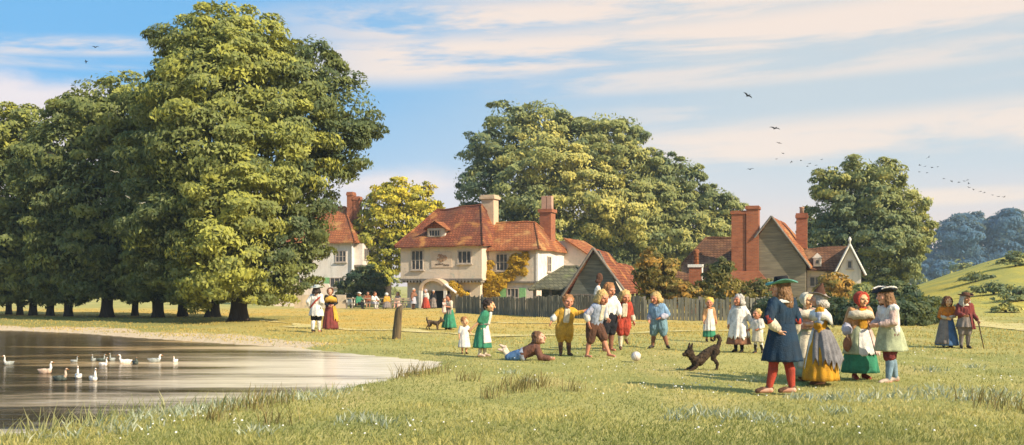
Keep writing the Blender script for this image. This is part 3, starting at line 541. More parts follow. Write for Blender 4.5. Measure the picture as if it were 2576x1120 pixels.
# ------------------------------------------------------------------ dogs
FURB = M('fur_dark_brown', (.032, .020, .013), (.085, .055, .032), 12, .85, 1, 70, bd=.02); FURG = M('fur_grizzled', (.12, .08, .045), (.05, .035, .025), 14, .85, 1, 70, bd=.02)
NOSE = M('dog_nose', (.01, .01, .01), rough=.3, bmp=0)
def dog(px, py, L, yaw, label, fur, bow):
    """L = length of the trunk in metres; bow = forequarters lowered to play"""
    Y = gdist(py); root = thing('dog', label, 'dog', ((px - CX) * Y / FPX, Y, 0), R(yaw)); zs = 1.18 if bow else 1.0; P = lambda x, y, z: Vec((x * L * (.92 if bow else 1), y * L, z * L * zs))
    b = MB(); dz = -.30 if bow else 0            # head towards -x
    sh = P(-.46, 0, .62 + dz); ch = P(-.30, 0, .58 + dz * .8); be = P(.08, 0, .66 + dz * .2); ru = P(.42, 0, .72)
    b.capsule(sh, ch, .15 * L, .20 * L); b.capsule(ch, be, .20 * L, .155 * L); b.capsule(be, ru, .155 * L, .15 * L)
    hd = P(-.74, -.03, .84 + dz * .82); b.capsule(sh, hd, .14 * L, .12 * L); b.ell(hd, (.175 * L, .15 * L, .155 * L))
    mz = hd + P(-.22, 0, -.05); b.capsule(hd + P(-.06, 0, -.03), mz, .10 * L, .062 * L)
    for s in (1, -1):
        e = hd + P(.03, .085 * s, .10); b.capsule(e, e + P(.04, .05 * s, .21), .065 * L, .018 * L, 7)
        y = .115 * s
        if bow:
            b.capsule(P(-.42, y, .34), P(-.50, y * 1.1, .16), .085 * L, .06 * L); b.capsule(P(-.50, y * 1.1, .16), P(-.74 - .05 * s, y * 1.1, .05), .058 * L, .045 * L); b.capsule(P(-.74 - .05 * s, y * 1.1, .05), P(-.82 - .05 * s, y * 1.1, .035), .048 * L, .04 * L)
        else:
            b.capsule(P(-.40, y, .52), P(-.38, y, .28), .085 * L, .055 * L); b.capsule(P(-.38, y, .28), P(-.39, y, .06), .052 * L, .04 * L); b.capsule(P(-.39, y, .05), P(-.45, y, .035), .045 * L, .036 * L)
        k = .06 * s
        b.capsule(P(.40, y, .64), P(.30 + k, y * 1.1, .42), .125 * L, .08 * L); b.capsule(P(.30 + k, y * 1.1, .42), P(.50 + k, y * 1.1, .24), .07 * L, .045 * L); b.capsule(P(.50 + k, y * 1.1, .24), P(.47 + k, y * 1.1, .05), .042 * L, .038 * L); b.capsule(P(.47 + k, y * 1.1, .045), P(.41 + k, y * 1.1, .032), .044 * L, .036 * L)
    tail = [P(.52, 0, .80), P(.62, 0, .98), P(.56, .02, 1.12), P(.42, .03, 1.10), P(.38, .03, .99)] if bow else [P(.52, 0, .76), P(.60, 0, .90), P(.60, 0, 1.04)]
    for i in range(len(tail) - 1): b.capsule(tail[i], tail[i + 1], (.075 - .01 * i) * L, (.065 - .01 * i) * L)
    bo = b.merged('body', fur, root, .011, 0, it=2)
    for v in bo.data.vertices: v.co += v.normal * (abs(mn.noise(v.co * 60)) * .04 + mn.noise(v.co * 26) * .025) * L * 1.1
    MB().ell(mz + P(-.055, 0, .02), (.035 * L, .035 * L, .03 * L), None, 8, 6).build('nose', NOSE, root, True)
    for s in (1, -1): MB().ell(hd + P(-.115, .07 * s, .05), [.022 * L] * 3, None, 8, 6).build('eye', NOSE, root, True)
dog(1776, 934, .50, 12, 'shaggy dark brown dog bowing with forelegs down and tail curled', FURB, True)
dog(1090, 830, .42, 180 - 14, 'small grizzled brown dog standing near the woman with the baby', FURG, False)
# ---- ball
Yb = gdist(909); b = MB(); b.ell((0, 0, .105), (.105, .105, .105), None, 24, 16)
bl = b.build('ball', M('ball_leather', (.66, .60, .54), (.48, .40, .34), 9, .6, .4, 30), None, True); bl.location = ((1600 - CX) * Yb / FPX, Yb, 0); tag(bl, 'round whitish leather ball on the grass in front of the boys', 'ball')
b = MB()
for i in range(3):
    m_ = Matrix.Rotation(R(60 * i + 20), 3, 'Z') @ Matrix.Rotation(R(70), 3, 'X'); b.tube([Vec((0, 0, .105)) + m_ @ Vec((.1035 * math.cos(a), .1035 * math.sin(a), 0)) for a in [2 * math.pi * k / 28 for k in range(29)]], .0035, 5)
b.build('seam', M('ball_seam', (.25, .18, .14)), bl)
# ---- stump post
Yp = gdist(853); b = MB(); rg = []
for j in range(13):
    t = j / 12; rr = .130 - .020 * t + .05 * max(0, .12 - t) * 6
    rg.append([(rr * (1 + .30 * mn.noise(Vec((math.cos(a) * 2.4, math.sin(a) * 2.4, t * 1.5)))) * math.cos(a) + .11 * t, rr * (1 + .30 * mn.noise(Vec((math.cos(a) * 2.4, math.sin(a) * 2.4, t * 1.5)))) * math.sin(a), -.1 + 1.02 * t + (.09 * math.cos(a + .6) + .03 * math.sin(a * 5) if j == 12 else 0)) for a in [2 * math.pi * i / 22 for i in range(22)]])
b.rings(rg); po = b.build('wooden_post', board_mat('old_post_wood', (.20, .14, .07), (.06, .045, .028), .05, True), None, True); po.location = ((995 - CX) * Yp / FPX, Yp, 0)
tag(po, 'thick weathered wooden post leaning slightly on the pond bank', 'post')

# ------------------------------------------------------------------ water birds and birds in the air
FE = dict(white=M('feather_white', (.78, .75, .70), (.62, .58, .52), 20, .8), grey=M('feather_grey', (.34, .36, .34), (.22, .24, .22), 20, .8), dark=M('feather_dark', (.10, .12, .10), (.05, .06, .05), 20, .8), buff=M('feather_buff', (.58, .43, .32), (.42, .30, .22), 20, .8))
BEAK = M('beak_orange', (.55, .22, .05), rough=.5, bmp=0)
WZ = -.08
def goose(px, py, s, yaw, col_, label, neck=1.0, headc=None):
    s *= .56; p = gpt(px, py, WZ); root = thing('goose', label, 'goose', p, R(yaw)); P = lambda x, y, z: Vec((x * s, y * s, z * s))
    b = MB(); b.ell(P(.05, 0, .10), (.34 * s, .19 * s, .17 * s)); b.capsule(P(.25, 0, .15), P(.46, 0, .22), .11 * s, .03 * s); b.ell(P(-.20, 0, .13), (.16 * s, .15 * s, .16 * s))
    b.ell(P(.10, .12, .17), (.26 * s, .07 * s, .11 * s)); b.ell(P(.10, -.12, .17), (.26 * s, .07 * s, .11 * s))
    b.merged('body', FE[col_], root, .008, .004, 20)
    b = MB(); nk = [P(-.26, 0, .18), P(-.34, 0, .18 + .14 * neck), P(-.31, 0, .18 + .30 * neck), P(-.35, 0, .18 + .40 * neck)]
    for i in range(3): b.capsule(nk[i], nk[i + 1], (.085 - .018 * i) * s, (.067 - .018 * i + .004) * s)
    b.ell(nk[3] + P(-.03, 0, .01), (.075 * s, .052 * s, .055 * s)); b.merged('neck', FE[headc or col_], root, .006)
    MB().capsule(nk[3] + P(-.09, 0, 0), nk[3] + P(-.18, 0, -.02), .030 * s, .012 * s, 8).build('beak', BEAK, root, True)
for px, py, s, yaw, c, lab, nk, hc in [
    (22, 918, .50, 60, 'grey', 'pale grey goose swimming alone at the far left of the pond', 1.3, 'white'),
    (114, 940, .62, 172, 'buff', 'pinkish buff goose swimming to the right on the pond', 1.1, 'white'),
    (152, 958, .60, 165, 'dark', 'dark backed goose with pale neck nearest the front of the pond', 1.1, 'buff'),
    (197, 952, .56, 110, 'white', 'white goose with upright neck beside the dark backed goose', 1.3, None),
    (235, 958, .58, 130, 'white', 'white goose turned away at the right end of the front row', 1.2, None),
    (187, 912, .40, 165, 'grey', 'small grey goose leftmost in the back row of the flock', 1.0, None),
    (235, 909, .46, 100, 'grey', 'grey goose second from left in the back row', 1.0, None),
    (254, 909, .46, 170, 'dark', 'dark goose between two grey geese in the back row', 1.0, 'grey'),
    (260, 921, .50, 155, 'white', 'white goose just in front of the grey geese', 1.1, None),
    (282, 908, .46, 85, 'grey', 'grey goose with raised neck right of the dark goose', 1.2, None),
    (315, 914, .56, 15, 'white', 'white goose swimming left beside the darkest goose', 1.0, None),
    (341, 917, .56, 120, 'dark', 'blackish goose with folded wings behind the white goose', .8, None),
    (389, 912, .62, 178, 'grey', 'long pale grey goose swimming right apart from the flock', .7, 'white'),
    (441, 911, .44, 90, 'white', 'small white goose rightmost on the pond', .8, None)]:
    goose(px, py, s, yaw, c, lab, nk, hc)
FB = M('feather_black', (.022, .020, .020), rough=.8); FW = M('feather_gull', (.75, .73, .70), rough=.8)
def bird(px, py, Y, span, roll, yaw, mat, label, group, up=.35, parts=True, cat='bird'):
    p = at(px, py, Y); s = span / 2
    def wing(q, sd):
        n = 7; f, r_, f2, r2 = [], [], [], []
        for i in range(n):
            t = i / (n - 1); x = sd * s * (.06 + .94 * t); z = s * (up * math.sin(t * 2.2) - .12 * t); ch = s * (.34 * (1 - t) ** .6 + .05); y = -s * .1 + s * .25 * t * t
            f.append((x, y, z)); r_.append((x, y + ch, z - .01 * s)); f2.append((x, y, z - .035 * s)); r2.append((x, y + ch, z - .03 * s))
        q.rings([[a, b_, c, d] for a, b_, c, d in zip(f, r_, r2, f2)])
    if parts:
        root = thing('bird', label, cat, p, R(yaw), group); root.rotation_euler = (R(-12), R(roll), R(yaw))
        b = MB(); b.capsule((0, -s * .28, 0), (0, s * .2, 0), .11 * s, .085 * s); b.capsule((0, s * .2, 0), (0, s * .55, .01), .08 * s, .03 * s); b.ell((0, -s * .42, .02 * s), (.085 * s, .11 * s, .085 * s)); b.capsule((0, -s * .5, .01), (0, -s * .62, 0), .03 * s, .01 * s); b.merged('body', mat, root, max(.006, s * .035))
        for sd in (1, -1): q = MB(); wing(q, sd); q.build('wing', mat, root)
    else:
        b = MB(); b.capsule((0, -s * .45, 0), (0, s * .45, 0), .11 * s, .05 * s, 6); wing(b, 1); wing(b, -1); o = b.build('bird', mat); o.location = p; o.rotation_euler = (R(-12), R(roll), R(yaw)); tag(o, label, cat, group)
for a in [(241, 119, 60, .52, -10, 60, FB, 'dark bird gliding high over the left trees, upper one of the pair', 'dark birds over the left trees'), (217, 155, 60, .40, 24, 110, FB, 'dark bird banking over the left trees, lower one of the pair', 'dark birds over the left trees', .1),
          (1882, 241, 60, .72, 24, 25, FB, 'large dark bird with spread wings, highest over the village', 'rooks over the village'), (1950, 323, 65, .80, 8, 15, FB, 'dark bird with drooping wing, second highest over the village', 'rooks over the village', .25),
          (1960, 360, 75, .48, 14, 0, FB, 'dark bird just under the second highest rook', 'rooks over the village', .2), (1970, 386, 85, .40, 12, 30, FB, 'small dark bird third below the highest rook', 'rooks over the village', .15), (1888, 426, 70, .58, -6, 10, FB, 'dark bird flying level left of the flock, wings flat', 'rooks over the village', .3)]:
    bird(*a)
for a in [(288, 433, 34, .30, 10, 20, FW, 'white bird flying before the dark trees, topmost of the three', 'white birds before the trees'), (322, 496, 34, .22, 25, 60, FW, 'white bird flying before the dark trees, middle of the three', 'white birds before the trees', .15), (357, 512, 34, .26, -8, 0, FW, 'white bird flying before the dark trees, lowest of the three', 'white birds before the trees')]:
    bird(*a)
small = [(1953, 400), (1991, 408), (2015, 404), (2031, 419), (2037, 412), (2053, 416), (2067, 402), (2336, 396), (2314, 416), (2327, 419), (2345, 422), (2359, 420), (2313, 433), (2332, 435), (2375, 450), (2394, 456), (2412, 459), (2426, 456), (2434, 453), (2437, 462), (2438, 472), (2449, 477), (2466, 482), (2476, 485), (2497, 491), (2512, 495), (2526, 496)]
for i, (x, y) in enumerate(small):
    left = x < 2200
    bird(x, y, 110, random.uniform(.42, .62) * (1.15 if 2370 < x < 2415 else 1), random.uniform(-25, 30), random.uniform(0, 120), FB,
         'tiny dark bird in the small flock left of the tall green tree' if left else 'tiny dark bird in the long flock trailing right of the tall green tree', 'small flock left of the tree' if left else 'long flock right of the tree', random.uniform(.1, .5), False)
# ------------------------------------------------------------------ ground and pond
POND = [(-420, 824), (-100, 829), (0, 831), (150, 836), (300, 846), (450, 857), (600, 866), (750, 876), (800, 882), (900, 891), (1000, 899), (1125, 912),
        (1085, 928), (1020, 946), (960, 962), (850, 984), (740, 998), (640, 1007), (480, 1030), (330, 1050), (180, 1075), (60, 1100), (-60, 1120), (-300, 1130)]
PP = np.array([[gpt(x, y, WZ).x, gpt(x, y, WZ).y] for x, y in POND])
def pond_sd(X, Y):
    """signed distance to the pond's edge, positive on the water"""
    X, Y = np.asarray(X, float), np.asarray(Y, float); best = np.full(X.shape, 1e9); ins = np.zeros(X.shape, bool)
    for (ax, ay), (bx, by) in zip(PP, np.roll(PP, -1, 0)):
        dx, dy = bx - ax, by - ay; t = np.clip(((X - ax) * dx + (Y - ay) * dy) / (dx * dx + dy * dy), 0, 1)
        best = np.minimum(best, np.hypot(X - ax - t * dx, Y - ay - t * dy))
        if ay != by: ins ^= ((ay > Y) != (by > Y)) & (X < (bx - ax) * (Y - ay) / (by - ay) + ax)
    return np.where(ins, best, -best)
def height(X, Y):
    X, Y = np.asarray(X, float), np.asarray(Y, float)
    r = X / np.maximum(Y, 8)
    h = 5.2 * ss(.35, .56, r) * ss(46, 98, Y) * (1 - .6 * ss(150, 300, Y))
    h = h + .25 * np.sin(X * .21 + 1) * np.sin(Y * .16) * ss(.37, .44, r) * ss(50, 70, Y)
    rough = .022 * np.sin(X * 1.3 + Y * .4) * np.sin(Y * 1.1 - X * .5) + .015 * np.sin(X * 2.9) * np.sin(Y * 2.3 + 1)
    d = pond_sd(X, Y)
    edge = .02 * np.sin(X * 3.1 + Y * 2) + .02 * np.sin(X * 6.7 - Y * 4.1)
    return h + rough * ss(0, 1.5, -d) - (.09 + edge) * ss(-.35, .0, d) - .6 * ss(.02, 1.6, d)
xs = np.unique(np.concatenate([np.arange(-26, 24.01, .35), np.arange(-110, 131, 3.0), np.array([-3000, -1500, -700, -400, -250, -160, 160, 220, 300, 450, 800, 1600, 3000.])]))
ys = np.unique(np.concatenate([np.arange(-14, 4, 2.0), np.arange(4, 50, .35), np.arange(50, 130, 2.0), np.array([140, 160, 190, 230, 280, 340, 420, 600, 900, 1500, 3200.]), [-400, -120, -40]]))
GX, GY = np.meshgrid(xs, ys); GZ = height(GX, GY); nx, ny = len(xs), len(ys)
me = bpy.data.meshes.new('ground'); me.vertices.add(nx * ny); me.vertices.foreach_set('co', np.stack([GX, GY, GZ], -1).ravel())
ii = (np.arange(ny - 1)[:, None] * nx + np.arange(nx - 1)[None]).ravel(); quads = np.stack([ii, ii + 1, ii + nx + 1, ii + nx], -1)
def set_faces(me, quads):
    n, k = quads.shape; me.loops.add(n * k); me.loops.foreach_set('vertex_index', quads.ravel().astype(np.int32)); me.polygons.add(n)
    me.polygons.foreach_set('loop_start', np.arange(0, n * k, k, dtype=np.int32)); me.update(calc_edges=True); me.validate()
set_faces(me, quads); me.polygons.foreach_set('use_smooth', [True] * len(me.polygons))
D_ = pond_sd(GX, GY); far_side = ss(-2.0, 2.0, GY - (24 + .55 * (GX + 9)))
sa = me.attributes.new('reflection_strip', 'FLOAT', 'POINT'); sa.data.foreach_set('value', (ss(-1.6 - 2.2 * np.abs(np.sin(GX * .5)), -.1, D_) * far_side).ravel().astype(np.float32))  # bright reflection along the far water edge, painted as a pale ground strip
m, t, bs, o = new_mat('meadow')
x, y, z = xyz(t, o)
f1 = noi(t, o, .35, 5, .6); f2 = noi(t, comb(t, x * .6, y * .22, 0), .8, 4); f3 = noi(t, o, 5.5, 5, .7); f4 = noi(t, o, 40, 3, .7)
c = mix(t, f1.step(.38, .62), (.46, .405, .14), (.29, .295, .095))
c = mix(t, f2.step(.50, .66) * .7, c, (.54, .42, .17))
dry_and_sunlit = (y + f1 * 16 - 8).step(27, 40) * (y + f2 * 10 - 5).step(74, 60) * ((x + f1 * 8) * 1.0).step(22, 8)
dry_and_sunlit = dry_and_sunlit * (x + f2 * 4 - 2).step(-14, -7)._m('MAXIMUM', (y + f2 * 4).step(51, 55))  # golden sunlight between the trunks is also put into this dry-grass colour
bank = (x + f2 * 4).step(-5, -11) * y.step(30, 36) * (y + f2 * 4).step(56, 50); c = mix(t, bank * .8, c, mix(t, f3.step(.4, .65), (.19, .20, .055), (.30, .25, .08)))  # shade on the far bank under the trees, painted as darker grass
c = mix(t, dry_and_sunlit, c, mix(t, f2.step(.4, .6), (.62, .38, .085), (.56, .40, .12)))
hillm = (y + f1 * 20).step(55, 68) * x.step(16, 24); c = mix(t, hillm * .85, c, mix(t, f2.step(.4, .6), (.56, .44, .06), (.33, .32, .07)))
f5 = noi(t, comb(t, x * .8, y * .45, 4.0), 1.7, 5, .65); c = mix(t, f5.step(.50, .68) * .45, c, (.34, .31, .09)); c = mix(t, f3.step(.42, .70) * .5, c, (.28, .27, .08)); c = mix(t, f4.step(.45, .7) * .4, c, (.58, .51, .25))
mud = noi(t, o, 3, 3)
sh_ = t.nodes.new('ShaderNodeAttribute'); sh_.attribute_name = 'reflection_strip'; c = mix(t, (S(t, sh_.outputs['Fac']) + (f3 - .5) * .5).step(.25, .55), c, mix(t, f4.step(.4, .7), (.66, .52, .36), (.54, .41, .26)))
c = mix(t, (z + mud * .05).step(-.10, -.22), c, (.20, .15, .09))
t.links.new(c, bs.inputs['Base Color']); bs.inputs['Roughness'].default_value = 1; bs.inputs['Specular IOR Level'].default_value = .05
bump(t, bs, f3 * .8 + f4 * .5, .9, .06)
ground = link('ground', me, m); tag(ground, kind='structure', label='grassy village green with dry and sunlit golden patches and a low hill on the right', cat='ground')
# water
b = MB(); b.V = [(p[0], p[1], WZ) for p in PP]; cen = np.array([[-9, 20.]]);
out_ = []
for (px_, py_), nx_ in zip(PP, range(len(PP))): out_.append((px_, py_))
xs2 = np.arange(-30, 1, 1.0); ys2 = np.arange(6, 42, 1.0); b = MB()
for i, X in enumerate(xs2[:-1]):
    for j, Y in enumerate(ys2[:-1]):
        if pond_sd(np.array([X + .5]), np.array([Y + .5]))[0] > -1.6: b.add([(X, Y, WZ), (X + 1, Y, WZ), (X + 1, Y + 1, WZ), (X, Y + 1, WZ)], [(0, 1, 2, 3)])
m, t, bs, o = new_mat('pond_water'); x, y, z = xyz(t, o)
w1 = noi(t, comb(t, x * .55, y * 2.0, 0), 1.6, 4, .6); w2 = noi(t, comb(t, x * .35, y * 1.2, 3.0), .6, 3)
murk_reflection = noi(t, comb(t, x * .14, y * .75, 1.3), .8, 6, .65) + (x * .034 + .21) + (y - 16.0).step(-2.5, 5) * .10 - .09  # muddy streaks, plus dark tree and bright sky reflections painted by position
t.links.new(mix(t, murk_reflection.step(.34, .60), (.055, .036, .018), mix(t, (x + w2 * 3).step(-9, -3), (.70, .46, .22), (.86, .74, .58))), bs.inputs['Base Color'])  # paler right half paints the sky's reflection into the water colour
bs.inputs['Roughness'].default_value = .16; bs.inputs['IOR'].default_value = 1.24
bump(t, bs, w1 * .6 + w2 * 1.0, .33, .12)
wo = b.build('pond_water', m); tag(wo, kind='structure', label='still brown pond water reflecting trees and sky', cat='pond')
# footpaths
def path(name, pts, w0, w1, label, z=.022):
    b = MB(); P = [Vec((gpt(*p).x, gpt(*p).y, 0)) for p in pts]; L = []
    for i in range(len(P) - 1):
        n = max(2, int((P[i + 1] - P[i]).length / .5))
        L += [P[i].lerp(P[i + 1], k / n) for k in range(n)]
    L.append(P[-1]); v = []
    for i, p in enumerate(L):
        d = (L[min(i + 1, len(L) - 1)] - L[max(0, i - 1)]).normalized(); s = Vec((-d.y, d.x, 0)); w = (w0 + (w1 - w0) * i / len(L)) * max(.06, .75 + 1.5 * mn.noise(p * .33)); p = p + s * .55 * mn.noise(p * .22 + Vec((3, 0, 0)))
        for k in (-1, -.35, .35, 1):
            q = p + s * w * k * (.45 + 1.3 * abs(mn.noise(p * .8 + Vec((k * 5, 0, 0))))); v.append((q.x, q.y, float(height(q.x, q.y)) + z))
    b.add(v, [(i * 4 + k, i * 4 + k + 1, i * 4 + k + 5, i * 4 + k + 4) for i in range(len(L) - 1) for k in range(3)])
    tag(b.build(name, M('path_earth', (.56, .46, .21), (.44, .38, .13), 1.1, 1, .6, 12, bd=.03)), kind='structure', label=label, cat='path')
path('path', [(560, 801), (660, 806), (760, 818), (860, 829), (985, 833)], .50, .55, 'pale worn footpath crossing the green behind the post')
path('path', [(1000, 829), (1080, 837), (1170, 842), (1300, 845), (1500, 842), (1700, 836), (1850, 832)], .75, .6, 'pale worn footpath running to the right past the children')
path('path', [(1170, 810), (1300, 813), (1480, 815), (1620, 813)], .45, .45, 'faint earth track along the foot of the plank fence')
path('path', [(2360, 801), (2430, 807), (2500, 818), (2580, 829), (2680, 842), (2800, 850)], 1.1, .9, 'broad grey brown path at the foot of the hill on the right')

# ------------------------------------------------------------------ foliage
def leaf_mesh(name, P, N, size, tint, mat, parent, droop=.5, aspect=2.3):
    n = len(P); g = RNG.normal(size=(n, 3)); N = N + g * .45; N /= np.linalg.norm(N, axis=1)[:, None]
    T = RNG.normal(size=(n, 3)) * .55 + np.array([0, 0, -droop]); T -= N * (T * N).sum(1)[:, None]; T /= np.linalg.norm(T, axis=1)[:, None] + 1e-6
    B = np.cross(N, T); s = size * RNG.uniform(.55, 1.35, n)[:, None]; w = s / aspect
    V = np.stack([P - T * s * .5, P - T * s * .08 + B * w * .5 - N * s * .05, P + T * s * .5 - N * s * .12, P - T * s * .08 - B * w * .5 - N * s * .05], 1).reshape(-1, 3)
    me = bpy.data.meshes.new(name); me.vertices.add(4 * n); me.vertices.foreach_set('co', V.ravel().astype(np.float32))
    k = np.arange(n) * 4; set_faces(me, np.stack([k, k + 1, k + 2, k + 3], -1))
    a = me.attributes.new('tint', 'FLOAT', 'POINT'); a.data.foreach_set('value', np.repeat(tint, 4).astype(np.float32))
    return link(name, me, mat, parent)
def crown_points(lobes, nclump, nleaf, csize, tint, spread=.16, core=.16):
    """lobes: centre, radius, tint; sprays of leaves sit over each lobe, leaves over each spray"""
    PS, NS, TS = [], [], []
    A = np.array([l[0] for l in lobes]); RR = np.array([l[1] for l in lobes]); tot = (RR ** 2).sum()
    for i, (c, r, tn) in enumerate(lobes):
        k = max(5, int(nclump * r * r / tot)); d = RNG.normal(size=(k, 3)); d /= np.linalg.norm(d, axis=1)[:, None]
        q = np.array(c) + d * r * RNG.uniform(.60, 1.12, (k, 1)) * np.array([1, 1, .95])
        dist = np.linalg.norm(q[:, None] - A[None], axis=2) / RR[None]; dist[:, i] = 9
        q, d = q[dist.min(1) > .62], d[dist.min(1) > .62]
        for p, dd in zip(q, d):
            cr = csize * r ** .5 * RNG.uniform(.6, 1.35); m = int(nleaf * RNG.uniform(.7, 1.3))
            e = RNG.normal(size=(m, 3)); e /= np.linalg.norm(e, axis=1)[:, None]; rad = RNG.uniform(.35, 1.05, (m, 1)) ** .6
            pp = p + e * rad * cr * np.array([1.32, 1.32, .62]); pp[:, 2] -= .45 * cr * (rad[:, 0] ** 2)
            PS.append(pp); NS.append(e * .42 + dd * .95 + np.array([0, 0, .35])); TS.append(np.full(m, tn + RNG.normal() * spread))
        m = int(k * nleaf * core); e = RNG.normal(size=(m, 3)); e /= np.linalg.norm(e, axis=1)[:, None]
        PS.append(np.array(c) + e * r * RNG.uniform(.1, .92, (m, 1)) ** .5); NS.append(e + np.array([0, 0, .3])); TS.append(tn + RNG.normal(size=m) * spread)
    return np.concatenate(PS), np.concatenate(NS), np.concatenate(TS)
BARK = board_mat('bark', (.075, .055, .038), (.032, .024, .018), .09, True); BARKL = board_mat('bark_pale', (.12, .10, .07), (.05, .04, .03), .09, True)
def tree(px, by, Y, lobes, label, cat, leafm, leaf, nclump, nleaf, csize=.33, trunk=.5, tint=.45, group=None, name='tree', tname='trunk', cname='crown', bark=None, lean=0, th=None, spread=.16, zoff=None, aspect=2.3, droop=.5, core=.16):
    """lobes: column, row, radius in picture units at distance Y, then depth offset in metres and tint"""
    base = Vec(((px - CX) * Y / FPX, Y, 0)); base.z = float(height(base.x, base.y)) if zoff is None else zoff
    root = thing(name, label, cat, base, 0, group); k = Y / FPX; L = []
    for l in lobes:
        x, y, r = l[:3]; dy = l[3] if len(l) > 3 else random.uniform(-.4, .4) * r * k; tn = l[4] if len(l) > 4 else tint
        L.append((at(x, y, Y) + Vec((0, dy, 0)) - base, r * k, tn))
    zc = min(c.z for c, r, _ in L); top = max(c.z for c, r, _ in L); mid = sum((c * r for c, r, _ in L), Vec()) / sum(r for _, r, _ in L)
    b = MB(); n = 9; fork = th or max(zc, .45 * mid.z); pts, rad = [], []
    for i in range(n):
        q = i / (n - 1); pts.append(Vec((lean * q * fork + .08 * trunk * mn.noise(Vec((q * 3, px, 0))), 0, -.25 + q * (fork + .25)))); rad.append(trunk * (.5 + .42 * (1 - min(1, q * 4)) ** 2 - .10 * q))
    rg = []
    for p, r_ in zip(pts, rad):
        rg.append([p + Vec((r_ * (1 + .14 * mn.noise(Vec((math.cos(a) * 1.7 + px, math.sin(a) * 1.7, p.z * .35)))) * math.cos(a), r_ * (1 + .14 * mn.noise(Vec((math.cos(a) * 1.7 + px, math.sin(a) * 1.7, p.z * .35)))) * math.sin(a), 0)) for a in [2 * math.pi * i / 16 for i in range(16)]])
    b.rings(rg); p0 = pts[-1]
    for c, r, _ in L:
        e = c - p0; s0 = p0 - Vec((0, 0, random.uniform(0, .12) * fork)); m1 = s0 + e * .45 + Vec((0, 0, .10 * e.length)) + Vec((random.uniform(-1, 1), random.uniform(-1, 1), 0)) * .05 * e.length
        rr = max(.03, trunk * .20 * min(1, r / (2 * trunk + .1) + .3)); b.tube([s0, s0.lerp(m1, .5) + Vec((0, 0, .02 * e.length)), m1, m1.lerp(c, .6), c + Vec((0, 0, r * .4))], [rr, rr * .8, rr * .6, rr * .4, rr * .12], 7)
        for _k in range(3):
            w = Vec((random.uniform(-1, 1), random.uniform(-1, 1), random.uniform(-.2, 1))).normalized() * r * .85; b.tube([m1.lerp(c, .5), c + w * .5, c + w], [rr * .35, rr * .2, rr * .06], 5)
    b.build(tname, bark or BARK, root, True)
    P, N, T = crown_points([(tuple(c), r * 1.06, tn) for c, r, tn in L], int(nclump * 1.7), int(nleaf * .72), csize * .88, tint, spread, core)
    keep = P[:, 2] > .12; leaf_mesh(cname, P[keep], N[keep], leaf, T[keep], leafm, root, droop, aspect)
    return root
LM_OAK = leaf_mat('leaf_deep_green', (.080, .115, .058), (.205, .235, .072), (.44, .44, .09))
LM_MID = leaf_mat('leaf_mid_green', (.125, .175, .105), (.30, .325, .115), (.64, .56, .15))
LM_YEL = leaf_mat('leaf_yellow', (.16, .20, .05), (.42, .40, .06), (.72, .58, .05))
LM_AUT = leaf_mat('leaf_autumn', (.085, .10, .035), (.26, .215, .055), (.52, .29, .06))
LM_DRK = leaf_mat('leaf_dark_green', (.030, .065, .045), (.080, .115, .055), (.19, .20, .07))
LM_HAZE = leaf_mat('leaf_haze_blue', (.04, .11, .20), (.065, .15, .25), (.12, .20, .25))  # distance haze painted into the leaf colour of the far wood
LM_IVY = leaf_mat('leaf_ivy_gold', (.32, .21, .02), (.58, .35, .025), (.70, .46, .04))

g1 = 'trees in the row by the pond'
tree(602, 808, 43.6, [(560, 105, 105, 0, .75), (475, 125, 95, .5, .45), (655, 125, 95, 0, .85), (775, 135, 70, 1.5, .2), (735, 230, 110, .5, .45), (850, 265, 95, 1.5, .15), (565, 250, 140, -1.2, .65), (450, 255, 105, 0, .35),  # lobe tints also paint the yellow sunlit patches of the crown
                      (690, 365, 130, -.8, .6), (845, 365, 75, 1, .2), (555, 400, 140, -1.6, .55), (425, 395, 110, 0, .3), (745, 480, 90, .4, .3), (640, 525, 120, -1.8, .75), (500, 545, 120, -1, .35), (390, 530, 100, 0, .2), (610, 635, 110, -2.4, .95),
                      (720, 610, 85, .2, .3), (490, 660, 85, -.8, .4), (690, 685, 70, -.8, .55), (560, 700, 65, -2, .9), (640, 715, 50, -1.5, .8), (400, 640, 85, 0, .3), (795, 555, 48, .4, .3), (780, 620, 45, .4, .35), (745, 690, 48, .2, .4), (530, 710, 36, -1, .6), (585, 713, 30, 1.5, .5), (655, 723, 34, -1, .6), (712, 723, 34, 0, .5), (620, 190, 110, -.8, .8), (520, 190, 100, -.4, .5), (650, 440, 110, -1.6, .8), (790, 430, 75, .8, .3)],
     'tallest tree, broad and green with the thickest dark trunk, right end of the row', 'tree', LM_OAK, .225, 680, 270, .36, .76, .45, g1, th=3.2)
tree(270, 797, 49.5, [(285, 285, 105, 0, .55), (215, 300, 80, 0, .45), (355, 300, 80, .5, .4), (330, 390, 110, 0, .3), (185, 400, 105, -.5, .35), (280, 500, 120, -1, .25), (160, 520, 105, 0, .35), (330, 610, 105, -.6, .25), (225, 640, 100, -.8, .35), (380, 690, 70, -1, .4), (290, 700, 60, -1, .4), (440, 690, 60, -.6, .45), (260, 400, 110, 0, .4), (420, 560, 90, 0, .3), (250, 720, 34, -1, .5), (330, 717, 34, -1, .5), (410, 720, 32, -1, .5)],
     'big dark green tree, second tallest, in the middle of the row', 'tree', LM_OAK, .26, 420, 210, .36, .62, .3, g1, th=3)
